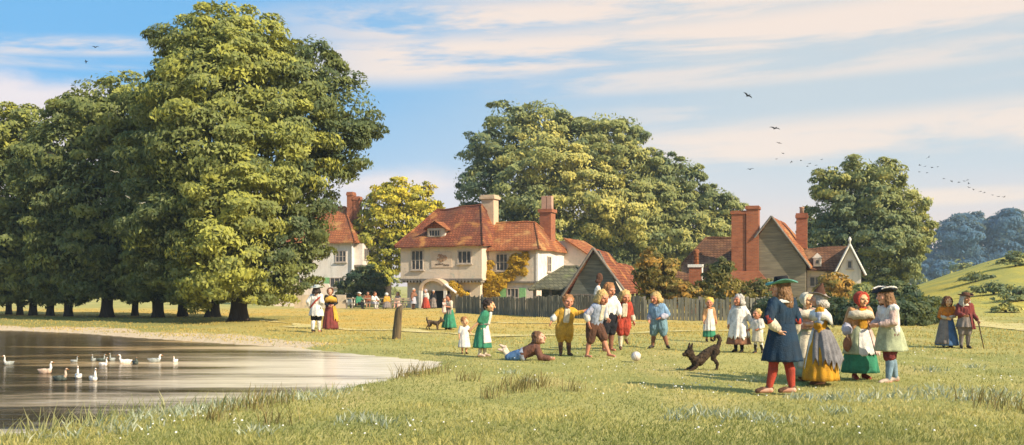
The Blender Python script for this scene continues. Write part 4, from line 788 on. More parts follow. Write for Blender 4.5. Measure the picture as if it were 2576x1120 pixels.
tree(83, 793, 52, [(60, 350, 90, 0, .65), (-30, 370, 90, 0, .6), (110, 460, 95, 0, .45), (10, 490, 105, -.5, .45), (70, 600, 100, -.6, .35), (-40, 630, 90, 0, .4), (130, 690, 65, -.8, .45), (30, 705, 60, -.8, .5), (-60, 710, 60, 0, .5), (70, 723, 34, -.6, .6), (130, 720, 36, -.6, .5), (5, 725, 34, -.6, .5)],
     'rounded olive green tree at the far left of the row', 'tree', LM_OAK, .27, 330, 190, .36, .42, .5, g1, th=2.2)
for px, Y, tr, top, lab in [(535, 49.5, .74, 480, 'shorter tree just left of the tallest tree with a thick grey trunk'), (459, 50.5, .52, 450, 'tree second left of the tallest tree, its crown merged with its neighbours'), (397, 49, .62, 470, 'tree with dark trunk third left of the tallest tree'),
                            (340, 52, .36, 500, 'slim tree in the row, trunk half hidden by low leaves'), (172, 50.5, .42, 480, 'tree fourth from the left end of the row'), (127, 51.5, .42, 500, 'tree third from the left end of the row'), (50, 53, .34, 520, 'tree with narrow trunk second from the left end of the row'), (22, 54, .34, 540, 'tree at the very left end of the row with low branches')]:
    h = 720 - top
    tree(px, 0, Y, [(px, top + 60, 70, .5), (px - 45, top + .45 * h, 62, .4), (px + 45, top + .5 * h, 62, .2), (px, 668, 62, -.5), (px - 45, 705, 42, -.6), (px + 40, 708, 42, -.8), (px - 22, 723, 30, -.4), (px + 26, 727, 28, -.2)], lab, 'tree', LM_OAK, .29, 150, 140, .36, tr, .36, g1, th=2.0)
tree(-190, 0, 52, [(-190, 330, 120), (-250, 450, 120), (-140, 470, 110), (-190, 600, 120), (-110, 690, 80), (-270, 690, 80)], 'tree beyond the left edge of the row by the pond', 'tree', LM_OAK, .45, 110, 90, .36, .9, .4, g1, th=2.6)

tree(972, 0, 82, [(985, 505, 52, 0, .85), (1055, 500, 42, 0, .75), (935, 520, 30, 0, .6), (1020, 560, 55, 0, .75), (935, 600, 36, 0, .55), (985, 640, 45, 0, .6), (1040, 620, 35, 0, .7), (930, 665, 34, 0, .6), (965, 690, 28, -1, .5), (1085, 520, 25, 0, .7), (1010, 490, 45, 0, .9), (970, 560, 50, 0, .7), (1050, 570, 40, 0, .7), (915, 570, 28, 0, .5), (1000, 610, 45, 0, .6)],
     'yellow leaved tree between the two white houses', 'tree', LM_YEL, .34, 260, 85, .34, .75, .7, None, th=4.5, lean=.05)
for px, lobes, lab, tn, n in [(1335, [(1285, 320, 70, 0, .35), (1370, 315, 65, 0, .45), (1230, 375, 62, 0, .2), (1335, 395, 95, -1, .75), (1205, 465, 65, 0, .15), (1285, 470, 95, -1.5, .5), (1395, 440, 100, -2, .8), (1455, 375, 75, 0, .5), (1190, 545, 50, 0, .2), (1255, 555, 75, -1, .15), (1370, 545, 95, -2.5, .6), (1475, 500, 100, -2, .85), (1430, 610, 85, -1, .45), (1300, 620, 70, 0, .2)], 'huge rounded tree behind the inn chimneys', .5, 430),
                            (1560, [(1525, 350, 70, 0, .6), (1580, 335, 42, 0, .3), (1570, 420, 75, -1, .65), (1605, 500, 75, -.5, .55), (1545, 545, 85, -2, .75), (1620, 590, 70, -.5, .5), (1520, 635, 65, -1, .35), (1600, 650, 55, 0, .4)], 'tall yellowish green tree right of the huge one behind the barn', .55, 260),
                            (1685, [(1655, 430, 50, 0, .3), (1722, 440, 46, 0, .35), (1680, 505, 65, 0, .5), (1735, 540, 52, 0, .55), (1700, 605, 60, -1, .65), (1650, 620, 60, 0, .5)], 'medium tree behind the brown tiled roof', .5, 150),
                            (1805, [(1790, 500, 42, 0, .35), (1832, 530, 38, 0, .5), (1800, 585, 58, 0, .7), (1765, 625, 50, 0, .75), (1745, 655, 40, 0, .75), (1850, 590, 38, 0, .6)], 'pale yellow green tree behind the tall brick chimney', .6, 120)]:
    tree(px, 0, 96, lobes, lab, 'tree', LM_MID, .40, n, 190, .40, .9, tn, 'tall trees behind the village', th=5, spread=.12)
tree(2128, 0, 77, [(2090, 460, 42, 0, .5), (2160, 440, 46, 0, .45), (2232, 440, 46, 0, .55), (2110, 525, 58, 0, .25), (2190, 510, 60, -1, .4), (2268, 520, 58, 0, .5), (2120, 595, 62, 0, .2), (2205, 600, 75, -1, .3), (2285, 600, 52, 0, .45), (2100, 655, 42, 0, .2), (2190, 670, 55, 0, .25), (2268, 660, 48, 0, .3), (2315, 565, 32, 0, .5)],
     'tall green tree with three tufted tops right of the weatherboarded farmhouse', 'tree', LM_MID, .33, 340, 180, .36, .75, .35, None, th=3.5, spread=.13)
tree(2035, 0, 88, [(2033, 535, 15), (2032, 560, 22), (2036, 595, 28), (2040, 640, 30)], 'small pointed grey green tree behind the farmhouse roof', 'tree', LM_DRK, .5, 45, 80, .3, .3, .5, None, th=2)
def shrub(px, Y, lobes, label, lm, leaf=.22, n=60, nl=90, tint=.5, cs=.32, group=None, spread=.28): return tree(px, 0, Y, lobes, label, 'shrub', lm, leaf, n, nl, cs, .16, tint, group, 'shrub', 'stem', 'foliage', th=.6, spread=spread)
shrub(895, 74, [(895, 712, 30), (925, 700, 34), (870, 722, 22), (945, 725, 28)], 'dark green rounded bush left of the inn behind the tables', LM_DRK, .3)
shrub(1655, 52, [(1640, 655, 32, 0, .8), (1625, 695, 30, 0, .5), (1668, 690, 34, 0, .45), (1690, 665, 24, 0, .6), (1650, 735, 34, 0, .4), (1695, 725, 30, 0, .7)], 'tall autumn bush with brown and yellow leaves right of the barn', LM_AUT, .24, 90, 75)
shrub(1735, 50, [(1730, 735, 26, 0, .9), (1755, 745, 24, 0, .8), (1715, 755, 22, 0, .8)], 'low orange bush in front of the small brick chimney', LM_AUT, .22, 50, 75, .8)
shrub(1815, 50, [(1812, 680, 30, 0, .1), (1790, 715, 30, 0, .3), (1830, 720, 32, 0, .35), (1810, 750, 30, 0, .5), (1775, 750, 24, 0, .6)], 'dark green bush at the foot of the tall brick chimney', LM_AUT, .22, 90, 75, .3)
shrub(1900, 50, [(1880, 735, 30, 0, .4), (1915, 725, 30, 0, .35), (1950, 735, 28, 0, .3), (1895, 760, 26, 0, .4), (1940, 760, 26, 0, .3)], 'olive green bush right of the tall brick chimney', LM_AUT, .22, 80, 75, .35)
shrub(2105, 50, [(2095, 712, 28, 0, .95), (2125, 728, 26, 0, .95), (2075, 735, 24, 0, .8), (2110, 752, 24, 0, .8), (2145, 748, 22, 0, .7)], 'orange autumn bush below the white gable', LM_AUT, .22, 75, 75, .9)
shrub(2190, 46, [(2175, 735, 26, 0, .7), (2200, 755, 26, 0, .4), (2170, 765, 22)], 'yellow green bush behind the long haired man', LM_MID, .2, 60, 75, .6)
shrub(2262, 43, [(2245, 735, 34), (2285, 750, 34), (2225, 765, 30), (2262, 775, 32), (2305, 775, 28), (2320, 790, 20)], 'big dark green bush left of the far couple', LM_DRK, .2, 120, 85, .5)
gg = 'gorse bushes on the hill'
for px, py, Y, r, lab, tn in [(2455, 705, 74, 26, 'broad gorse thicket high on the left part of the hill', .3), (2555, 700, 78, 34, 'gorse thicket near the skyline at the right edge of the hill', .25), (2500, 735, 64, 36, 'largest dark gorse thicket in the middle of the hill', .2), (2570, 750, 58, 36, 'dark gorse thicket at the right edge above the path', .15), (2530, 778, 52, 22, 'yellow gorse just above the path', .85), (2425, 765, 56, 15, 'small gorse bush near the foot of the hill', .6)]:
    X = (px - CX) * Y / FPX; zz = float(height(X, Y)); yy = HY - (zz - CAMH) * FPX / Y - r * .5
    shrub(px, Y, [(px, yy + r * .25, r * .8), (px - r * 1.0, yy + r * .45, r * .6), (px + r * 1.0, yy + r * .4, r * .65), (px - r * 1.9, yy + r * .65, r * .4), (px + r * 1.8, yy + r * .6, r * .45)], lab, LM_MID, .24, 46, 70, tn * .8, group=gg)
# far wood, one mass, its haze partly painted into the blue leaves
P, N, T = [], [], []
lob = []
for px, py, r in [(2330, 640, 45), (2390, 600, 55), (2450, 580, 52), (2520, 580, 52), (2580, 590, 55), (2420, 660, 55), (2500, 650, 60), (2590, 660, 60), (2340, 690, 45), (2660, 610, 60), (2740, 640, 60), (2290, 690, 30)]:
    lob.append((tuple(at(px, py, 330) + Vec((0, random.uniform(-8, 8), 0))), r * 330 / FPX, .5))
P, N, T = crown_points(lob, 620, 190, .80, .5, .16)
fw = leaf_mesh('far_wood', P, N, 1.35, T, LM_HAZE, None); tag(fw, 'distant blue green wood beyond the hill on the right', 'wood', kind='stuff')
lob = []
for i in range(42):
    X = -150 + 7.5 * i + random.uniform(-2, 2); lob.append(((X, 175 + random.uniform(-6, 6), 2.2 + random.uniform(0, 1.8)), random.uniform(3, 4.6), .5))
P, N, T = crown_points(lob, 700, 60, .45, .5, .2)
tag(leaf_mesh('far_hedgerow', P, N, .9, T, LM_MID, None), 'low distant belt of trees across the fields behind the village', 'wood', kind='stuff')
# overgrown hedge at the right end of the fence
lob = []
for i in range(34):
    q = i / 33; X0 = gpt(1935, 808); X1 = gpt(2340, 806); p = X0.lerp(X1, q); Yh = p.y - 5.5 * math.sin(q * math.pi)
    lob.append(((p.x, Yh, .45 + .2 * random.random()), random.uniform(.5, .68), .3 + .3 * random.random()))
P, N, T = crown_points(lob, 520, 75, .30, .4, .15); k = P[:, 2] > .02
hr_ = thing('hedge', 'long dark green hedge behind the walking couples on the right', 'hedge', (gpt(2130, 815).x, gpt(2130, 815).y, 0))
fo = leaf_mesh('foliage', P[k] - np.array(hr_.location), N[k], .16, T[k], LM_DRK, hr_)
b = MB()
for c, r, _ in lob:
    q = Vec((c[0], c[1], 0)) - hr_.location
    for s in range(3): b.tube([q + Vec((random.uniform(-.3, .3), random.uniform(-.1, .1), -.1)), q + Vec((random.uniform(-.3, .3), random.uniform(-.2, .2), c[2] + .2))], [.025, .01], 5)
b.tube([Vec((c[0], c[1], .02)) - hr_.location for c, r, _ in lob], .03, 5); b.build('stem', BARK, hr_)
# ------------------------------------------------------------------ buildings
TILE = tile_mat('clay_tiles_red', (.30, .095, .045), (.18, .060, .034), (.42, .19, .06)); TILEO = tile_mat('clay_tiles_orange', (.42, .150, .058), (.29, .098, .044), (.44, .24, .09))
TILEB = tile_mat('clay_tiles_brown', (.22, .105, .055), (.15, .07, .038), (.29, .16, .08)); TILES = tile_mat('stone_tiles_green', (.165, .155, .10), (.115, .11, .07), (.22, .23, .10), .2, .3)
BRICK = brick_mat('old_red_brick', (.40, .118, .046), (.28, .075, .030), (.26, .15, .09)); BRICKP = brick_mat('pink_brick', (.50, .27, .18), (.42, .22, .15), (.45, .36, .28))
PLAS = plaster_mat('plaster_cream', (.66, .54, .42), (.60, .51, .41), (.41, .43, .36)); PLASW = plaster_mat('plaster_white', (.74, .68, .62), (.70, .62, .55), (.55, .52, .47)); PLASP = plaster_mat('plaster_pinkish', (.66, .54, .46), (.58, .50, .43), (.46, .44, .38))
STONE = plaster_mat('rubble_stone', (.52, .41, .28), (.44, .36, .27), (.34, .30, .22)); CHIM = plaster_mat('rendered_chimney', (.58, .42, .28), (.52, .38, .26), (.40, .33, .24))
TIM = board_mat('grey_timber', (.30, .26, .22), (.20, .17, .14), .12, True); WEA = board_mat('weatherboard', (.27, .225, .155), (.17, .145, .105), .19); WEAG = board_mat('weatherboard_green', (.19, .20, .17), (.10, .115, .10), .22)
PANE = M('window_glass', (.06, .06, .065), (.10, .10, .10), 2, .12, 0); FRM = M('window_frame_paint', (.48, .40, .33), (.36, .30, .25), 8, .8, .3); WHT = M('white_paint', (.76, .72, .66), (.64, .60, .55), 8, .8, .3); SHUT = M('green_shutter_paint', (.24, .46, .20), (.18, .36, .16), 8, .8, .3); DARK = M('doorway_shade_black', (.022, .02, .018), rough=1)
def box(name, mat, par, *b): return MB().box(*b).build(name, mat, par)
def roof_mesh(name, mat, par, corners, ridge, th=.10, amp=.07, seed=0, n=14):
    """corners: eave points in order (front left, front right, back right, back left); ridge: left and right end"""
    fl, fr, br, bl = map(Vec, corners); a, c = map(Vec, ridge); b = MB(); dn = Vec((0, 0, -th)); m = max(4, n // 2)
    for off, amp_ in ((Vec(), amp), (dn, amp)):
        b.patch(fl + off, fr + off, c + off, a + off, n, m, amp_, .8, seed); b.patch(br + off, bl + off, a + off, c + off, n, m, amp_, .8, seed)
        b.patch(fr + off, br + off, c + off, c + off, m, m, amp_, .8, seed); b.patch(bl + off, fl + off, a + off, a + off, m, m, amp_, .8, seed)
    for p, q, k in ((fl, fr, n), (fr, br, m), (br, bl, n), (bl, fl, m)): b.patch(p + dn, q + dn, q, p, k, 1, amp, .8, seed)
    o = b.build(name, mat, par)
    bd = MB()
    for p, q in ((a, c), (a, fl), (a, bl), (c, fr), (c, br)):
        k = max(4, int((q - p).length / .3)); pts = []
        for i in range(k + 1):
            v = p.lerp(q, i / k); w = v * .8 + Vec((seed, 0, 0)); pts.append(v + Vec((0, 0, mn.noise(w) * amp + .01)))
        if (q - p).length > .2: bd.tube(pts, .085, 7)
    bd.build('ridge_tile', mat, o)
    return o
def window(par, face, u, z, w, h, d, nx_=2, nz_=1, mat=None, shut=None, sill=True):
    """face 'f' looks to -y at y=d, face 'r' looks to +x at x=d; u is the centre along the wall"""
    b = MB(); pr = .06
    def bx(q, u0, u1, z0, z1, a, c):
        if face == 'f': q.box(u0, u1, d - c, d - a, z0, z1)
        else: q.box(d + a, d + c, u0, u1, z0, z1)
    t = .07
    for u0, u1, z0, z1 in ((u - w / 2, u + w / 2, z + h / 2 - t, z + h / 2), (u - w / 2, u + w / 2, z - h / 2, z - h / 2 + t)): bx(b, u0, u1, z0, z1, -.02, pr)
    for s in (-1, 1): c = u + s * (w / 2 - t / 2); bx(b, c - t / 2, c + t / 2, z - h / 2 + t, z + h / 2 - t, -.02, pr)
    for i in range(1, nx_): c = u - w / 2 + w * i / nx_; bx(b, c - .025, c + .025, z - h / 2 + t, z + h / 2 - t, -.02, pr - .015)
    for i in range(1, nz_): c = z - h / 2 + h * i / nz_; bx(b, u - w / 2 + t, u + w / 2 - t, c - .02, c + .02, -.02, pr - .025)
    if sill: bx(b, u - w / 2 - .08, u + w / 2 + .08, z - h / 2 - .07, z - h / 2 - .003, -.02, .13)
    o = b.build('window', mat or FRM, par); q = MB(); bx(q, u - w / 2 + t * .5, u + w / 2 - t * .5, z - h / 2 + t * .5, z + h / 2 - t * .5, -.03, .012); q.build('pane', PANE, o)
    if shut:
        for s in shut: q = MB(); c = u + s * (w / 2 + .27); bx(q, c - .24, c + .24, z - h / 2, z + h / 2, -.01, .05); q.build('shutter', SHUT, par)
    return o
def wall(par, mat, x0, x1, y0, y1, z0, z1, name='wall', bulge=.03):
    """four rendered sides, slightly uneven, closed on top"""
    b = MB(); P = lambda x, y, z: (x, y, z); n = 10
    b.patch(P(x0, y0, z0), P(x1, y0, z0), P(x1, y0, z1), P(x0, y0, z1), n, 6, bulge, .9); b.patch(P(x1, y0, z0), P(x1, y1, z0), P(x1, y1, z1), P(x1, y0, z1), n, 6, bulge, .9)
    b.patch(P(x1, y1, z0), P(x0, y1, z0), P(x0, y1, z1), P(x1, y1, z1), n, 6, bulge, .9); b.patch(P(x0, y1, z0), P(x0, y0, z0), P(x0, y0, z1), P(x0, y1, z1), n, 6, bulge, .9)
    b.patch(P(x0, y0, z1), P(x1, y0, z1), P(x1, y1, z1), P(x0, y1, z1), 6, 6, bulge, .9)
    return b.build(name, mat, par)
def stack(par, mat, x, y, w, d, z0, z1, cap=.10, pots=0, name='chimney', potmat=None, capmat=None):
    b = MB(); b.box(x - w / 2, x + w / 2, y - d / 2, y + d / 2, z0, z1 - .32); b.box(x - w / 2 - cap, x + w / 2 + cap, y - d / 2 - cap, y + d / 2 + cap, z1 - .317, z1 - .12); b.box(x - w / 2 - cap * .4, x + w / 2 + cap * .4, y - d / 2 - cap * .4, y + d / 2 + cap * .4, z1 - .117, z1)
    o = b.build(name, mat, par)
    for i in range(pots):
        u = x + (i - (pots - 1) / 2) * w / max(1, pots) * .9
        MB().lathe([(.02, 0), (.15, 0), (.14, .35), (.17, .37), (.17, .45), (.11, .45), (.1, .1), (.02, .1)], (u, y, z1 - .003), None, 14).build('chimney_pot', potmat or BRICKP, o, True)
    return o
# ---- the inn: jettied main block and a wing set back on its right
TH = R(-22)
inn = thing('inn', 'cream plastered inn with red tiled hipped roofs, two chimneys and an arched porch', 'inn', ((1212 - CX) * 68 / FPX, 68, 0), TH)
LM, DM = 6.55, 6.0
wall(inn, PLAS, -LM + .35, -.30, .38, DM, -.2, 2.0); wall(inn, PLAS, -LM, 0, 0, DM, 2.03, 4.62)
b = MB()
for i in range(24): x_ = -LM + .15 + i * (LM - .25) / 23; b.box(x_ - .06, x_ + .06, -.05 + random.uniform(-.02, .02), .6, 1.86, 2.0)
b.box(-LM - .03, .03, -.045, .12, 2.0, 2.14); b.build('jetty_beam', TIM, inn)
roof_mesh('roof', TILE, inn, [(-LM - .3, -.38, 4.50), (.28, -.38, 4.56), (.28, DM + .3, 4.56), (-LM - .3, DM + .3, 4.50)], [(-5.0, 3, 7.42), (-1.35, 3, 7.62)], amp=.11, n=22)
window(inn, 'f', -5.15, 3.50, 1.0, 1.45, 0, 3, 2); window(inn, 'f', -1.35, 3.68, 1.1, .95, 0, 3, 1)
# painted sign between the windows: panel, emblem and an illegible scrawl under it
sg = MB().box(-4.0, -2.35, -.045, -.005, 2.95, 4.05).build('sign_board', M('sign_paint', (.60, .47, .36), (.52, .41, .31), 4, .9), inn)
b = MB()
for k in range(46):
    a, r_ = random.uniform(0, 6.28), random.random() ** .5; u, v = -3.15 + .42 * r_ * math.cos(a), 3.66 + .26 * r_ * math.sin(a); s = random.uniform(.03, .08)
    b.prism([(u + s * math.cos(q) * random.uniform(.6, 1.2), v + s * math.sin(q) * random.uniform(.6, 1.1)) for q in [i * 1.047 for i in range(6)]], -.062 - .0008 * k, -.046 - .0002 * k)
b.build('emblem', M('emblem_brown', (.30, .16, .09), (.42, .27, .17), 9), sg)
b = MB()
for s in range(7):
    u = -3.65 + s * .16; b.tube([(u + .02 * i, -.055, 3.18 + .05 * math.sin(i * 1.9 + s) + .01 * s * (1 if s < 4 else -1)) for i in range(8)], .016, 5)
b.build('scrawl', M('sign_ink', (.10, .06, .04)), sg)
# dormer
dm = MB(); dx0, dx1, dz0 = -4.55, -3.15, 5.28
dm.box(dx0, dx1, .42, 2.1, dz0 - .4, dz0 + .55); dorm = dm.build('dormer', PLAS, inn); window(dorm, 'f', (dx0 + dx1) / 2 - .1, dz0 + .2, .95, .52, .42, 4, 1, sill=False)
b = MB()
for k in (0, 1): o_ = -.07 * k; b.patch((dx0 - .25, .15, dz0 + .5 + o_), ((dx0 + dx1) / 2, .15, dz0 + 1.08 + o_), ((dx0 + dx1) / 2, 2.6, dz0 + 1.08 + o_), (dx0 - .25, 2.6, dz0 + .5 + o_), 5, 6, .03); b.patch((dx1 + .3, .15, dz0 + .42 + o_), ((dx0 + dx1) / 2, .15, dz0 + 1.08 + o_), ((dx0 + dx1) / 2, 2.6, dz0 + 1.08 + o_), (dx1 + .3, 2.6, dz0 + .42 + o_), 5, 6, .03)
b.prism([(dx0 + .01, dz0 + .553), (dx1 - .01, dz0 + .553), ((dx0 + dx1) / 2, dz0 + 1.0)], .43, 2.0); b.build('dormer_roof', TILEO, dorm)
box('dormer_cheek', WHT, dorm, dx1 + .003, dx1 + .03, .45, 1.2, dz0 - .1, dz0 + .5)
stack(inn, CHIM, -1.05, 3.9, 1.0, .95, 6.2, 8.45, .12)
# wing
LW, DW, Y0 = 3.82, 5.7, 1.1
wall(inn, PLASP, .0, LW - .10, Y0 + .12, Y0 + DW, -.2, 1.9); wall(inn, PLAS, .03, LW, Y0, Y0 + DW, 1.93, 4.28)
box('corner_board', WHT, inn, LW - .1, LW + .05, Y0 - .045, Y0 + .1, 1.95, 4.25); box('wing_beam', TIM, inn, .03, LW + .02, Y0 - .04, Y0 + .1, 1.80, 1.94)
sp = MB(); sp.patch((LW + .035, Y0 + .12, 1.95), (LW + .035, Y0 + DW, 1.95), (LW + .035, Y0 + DW, 4.27), (LW + .035, Y0 + .12, 4.27), 8, 6, .02); sp.build('sunlit_side_wall', PLASW, inn)  # whiter sheet paints the sunlit look of the wing's right side
roof_mesh('roof', TILEO, inn, [(-.6, Y0 - .36, 4.18), (LW + .32, Y0 - .36, 4.22), (LW + .32, Y0 + DW + .3, 4.22), (-.6, Y0 + DW + .3, 4.18)], [(-.6, Y0 + 2.85, 6.35), (2.55, Y0 + 2.85, 6.32)], amp=.10, seed=4, n=18)
window(inn, 'f', 1.1, 3.32, .95, 1.25, Y0, 3, 2); window(inn, 'f', 1.9, 1.1, .95, .75, Y0 + .12, 3, 1, shut=(-1, 1)); window(inn, 'r', Y0 + 2.3, 3.2, .8, 1.15, LW + .04, 2, 2); window(inn, 'f', -1.6, .95, 1.1, .8, .38, 3, 1)
b = MB(); b.box(2.65, 3.55, Y0 + 3.6, Y0 + 4.6, 4.3, 7.1); b.box(2.55, 3.65, Y0 + 3.5, Y0 + 4.7, 7.103, 7.35); ck = b.build('chimney', BRICK, inn)
for x_ in (2.89, 3.31): MB().box(x_ - .185, x_ + .185, Y0 + 3.85, Y0 + 4.3, 7.353, 8.35).build('chimney_flue', BRICKP, ck)
# back range with an orange verge
ex = MB(); ex.prism([(1.8, -.2), (7.3, -.2), (7.3, 3.05), (4.2, 5.05), (1.8, 5.05)], Y0 + DW + .02, Y0 + DW + 4.5); ex.build('wall', PLASP, inn)
b = MB()
for k in (0, 1): o_ = -.12 * k; b.patch((3.9, Y0 + DW - .25, 5.28 + o_), (7.75, Y0 + DW - .25, 2.80 + o_), (7.75, Y0 + DW + 4.8, 2.80 + o_), (3.9, Y0 + DW + 4.8, 5.28 + o_), 10, 10, .06, .8, 8)
b.patch((3.9, Y0 + DW - .25, 5.16), (7.75, Y0 + DW - .25, 2.68), (7.75, Y0 + DW - .25, 2.80), (3.9, Y0 + DW - .25, 5.28), 10, 1, .06, .8, 8); b.build('roof', TILEO, inn); window(inn, 'f', 5.6, 3.0, .55, .8, Y0 + DW + .02, 2, 2)
# porch
px0, px1 = -4.55, -2.35; pc, pr = (px0 + px1) / 2, (px1 - px0) / 2; Yp0 = -.95
pp = MB()
arch = lambda r: [(pc + r * math.cos(R(a)), 1.28 + r * .80 * math.sin(R(a))) for a in range(180, -1, -10)]
o_, i_ = arch(pr), arch(pr - .24)
for y0, y1 in ((Yp0, .375),):
    v = []
    for (a, c_), (d_, e_) in zip(o_, i_): v += [(a, y0, c_), (d_, y0, e_), (d_, y1, e_), (a, y1, c_)]
    n = len(o_); pp.add(v, [(i * 4 + k, (i + 1) * 4 + k, (i + 1) * 4 + (k + 1) % 4, i * 4 + (k + 1) % 4) for i in range(n - 1) for k in range(4)] + [(0, 1, 2, 3), (4 * n - 4, 4 * n - 1, 4 * n - 2, 4 * n - 3)])
ph = pp.build('porch_hood', CHIM, inn)
MB().prism([(x_, z_) for x_, z_ in arch(pr - .245)] , Yp0 + .25, Yp0 + .32).build('porch_lunette', PLAS, ph)
for x_ in (px0, px1 - .22): MB().box(x_, x_ + .22, Yp0, Yp0 + .22, -.1, 1.277).build('porch_post', PLASW, ph)
box('doorway_shade', DARK, inn, pc - .75, pc + .75, .33, .372, 0, 1.25); box('porch_bench', TIM, ph, px0 + .25, px0 + .5, Yp0 + .3, .32, .38, .44)  # near-black panel paints the dark of the porch interior
b = MB(); b.patch((px1 - .1, Yp0 - .1, 1.75), (px1 + .65, Yp0 + .1, 1.15), (px1 + .65, .3, 1.15), (px1 - .1, .3, 1.95), 6, 6, .05); b.patch((px1 - .1, Yp0 - .1, 1.68), (px1 + .65, Yp0 + .1, 1.08), (px1 + .65, .3, 1.08), (px1 - .1, .3, 1.88), 6, 6, .05); b.build('porch_side_roof', PLASW, ph)
# golden creeper on the inn
cw = Matrix.Rotation(TH, 3, 'Z'); io = inn.location
lob = []
for x_, z_, r_ in [(.12, 1.0, .45), (.3, 1.5, .55), (.5, .9, .4), (.75, 1.9, .55), (1.25, 2.2, .42), (1.75, 2.5, .38), (2.2, 2.9, .40), (2.6, 3.4, .38), (2.2, 3.6, .38), (2.8, 2.7, .3), (.15, 2.4, .42), (.1, 3.2, .32), (.35, 2.1, .5), (.3, .35, .3), (1.0, 1.7, .4), (2.9, 3.8, .3), (1.9, 3.3, .25)]:
    lob.append(((x_, Y0 - .12, z_), r_, .4 + .5 * random.random()))
P, N, T = crown_points(lob, 330, 70, .28, .5, .2); P[:, 1] = Y0 - .06 - np.abs(P[:, 1] - Y0 + .1) * .5
iv = thing('climbing_plant', 'golden yellow creeper climbing the front of the inn wing', 'climbing plant', io, TH); leaf_mesh('foliage', P, N + np.array([0, -1.2, 0]), .17, T, LM_IVY, iv)
MB().tube([(.15, Y0 - .1, -.1), (.25, Y0 - .09, .9), (.5, Y0 - .09, 1.7), (1.3, Y0 - .09, 2.2), (2.5, Y0 - .09, 3.2)], [.07, .055, .045, .03, .015], 7).build('stem', BARK, iv)
P, N, T = crown_points([((-2.2 + .22 * i, -.35 + .05 * i, 1.75 - .18 * i), .30, .6) for i in range(5)], 50, 50, .26, .5, .2)
iv2 = thing('climbing_plant', 'small golden creeper over the right side of the inn porch', 'climbing plant', io, TH); leaf_mesh('foliage', P, N, .15, T, LM_IVY, iv2)
MB().tube([(-1.15, .2, -.1), (-1.25, .1, .6), (-1.6, -.1, 1.3), (-2.1, -.3, 1.7)], [.05, .04, .03, .015], 6).build('stem', BARK, iv2)
# ---- white house behind the big tree
Zh = 80; hx = (884 - CX) * Zh / FPX
hs_ = thing('house', 'tall white house with orange hipped roof and twin brick chimneys behind the big tree', 'house', (hx, Zh, 0), R(-14))
wall(hs_, PLASW, -7.5, 0, 0, 6, -.2, 5.35); roof_mesh('roof', TILEO, hs_, [(-7.9, -.4, 5.25), (.5, -.4, 5.3), (.5, 6.4, 5.3), (-7.9, 6.4, 5.25)], [(-5.5, 3, 8.4), (-1.9, 3, 8.5)], amp=.09, seed=11, n=18)
for dx, zt in ((-1.15, 9.75), (-.55, 9.35)): stack(hs_, BRICK, dx, 2.6, .52, .7, 6.0, zt, .05)
window(hs_, 'f', -.95, 4.1, 1.0, 1.0, 0, 3, 2); window(hs_, 'f', -1.3, 1.9, 1.3, .85, 0, 3, 1, shut=(-1,)); window(hs_, 'f', -4.0, 4.0, 1.0, 1.0, 0, 3, 2); window(hs_, 'f', -4.2, 1.9, 1.2, .85, 0, 3, 1, shut=(-1, 1))
b = MB(); b.box(.004, .75, .6, 2.4, 3.4, 5.2); b.box(.004, .55, .8, 2.2, 1.0, 2.5); bay = b.build('bay', PLASW, hs_); window(bay, 'r', 1.5, 4.3, 1.3, 1.0, .75, 3, 1, sill=False); window(bay, 'r', 1.5, 1.8, 1.0, .8, .55, 3, 1, sill=False); box('bay_sill', TIM, bay, .004, .85, .5, 2.5, 3.25, 3.397)
MB().tube([(.1, -.1, -.1), (.1, -.1, 5.2)], .07, 8).build('downpipe', WHT, hs_)
# garden walls left of the tables
p0 = gpt(740, 776); p1 = gpt(868, 776)
gw = MB(); L_ = (p1 - p0).length; gw.patch((0, 0, -.1), (L_, 0, -.1), (L_, 0, .95), (0, 0, .98), 20, 5, .07, 1.1); gw.patch((L_, .45, -.1), (0, .45, -.1), (0, .45, .98), (L_, .45, .95), 20, 5, .07, 1.1); gw.patch((0, 0, .98), (L_, 0, .95), (L_, .45, .95), (0, .45, .98), 20, 2, .07, 1.1); gw.patch((L_, 0, -.1), (L_, .45, -.1), (L_, .45, .95), (L_, 0, .95), 3, 5, .07, 1.1); gw.patch((0, .45, -.1), (0, 0, -.1), (0, 0, .98), (0, .45, .98), 3, 5, .07, 1.1)
gwo = gw.build('garden_wall', STONE); gwo.location = p0; gwo.rotation_euler = (0, 0, math.atan2((p1 - p0).y, (p1 - p0).x)); tag(gwo, 'low tan stone garden wall behind the strolling couple', 'wall')
p0 = at(690, 0, 76); p0.z = 0; gw = MB(); gw.patch((0, 0, -.1), (5.0, 0, -.1), (4.3, 0, 1.75), (0, 0, 1.9), 18, 6, .08, 1.0); gw.patch((5.0, .5, -.1), (0, .5, -.1), (0, .5, 1.9), (4.3, .5, 1.75), 18, 6, .08, 1.0); gw.patch((0, 0, 1.9), (4.3, 0, 1.75), (4.3, .5, 1.75), (0, .5, 1.9), 18, 2, .08, 1.0); gw.patch((5, 0, -.1), (5, .5, -.1), (4.3, .5, 1.75), (4.3, 0, 1.75), 2, 6, .08, 1.0)
o2 = gw.build('garden_wall', PLASP); o2.location = p0; tag(o2, 'higher pinkish rubble wall in front of the tall white house', 'wall')
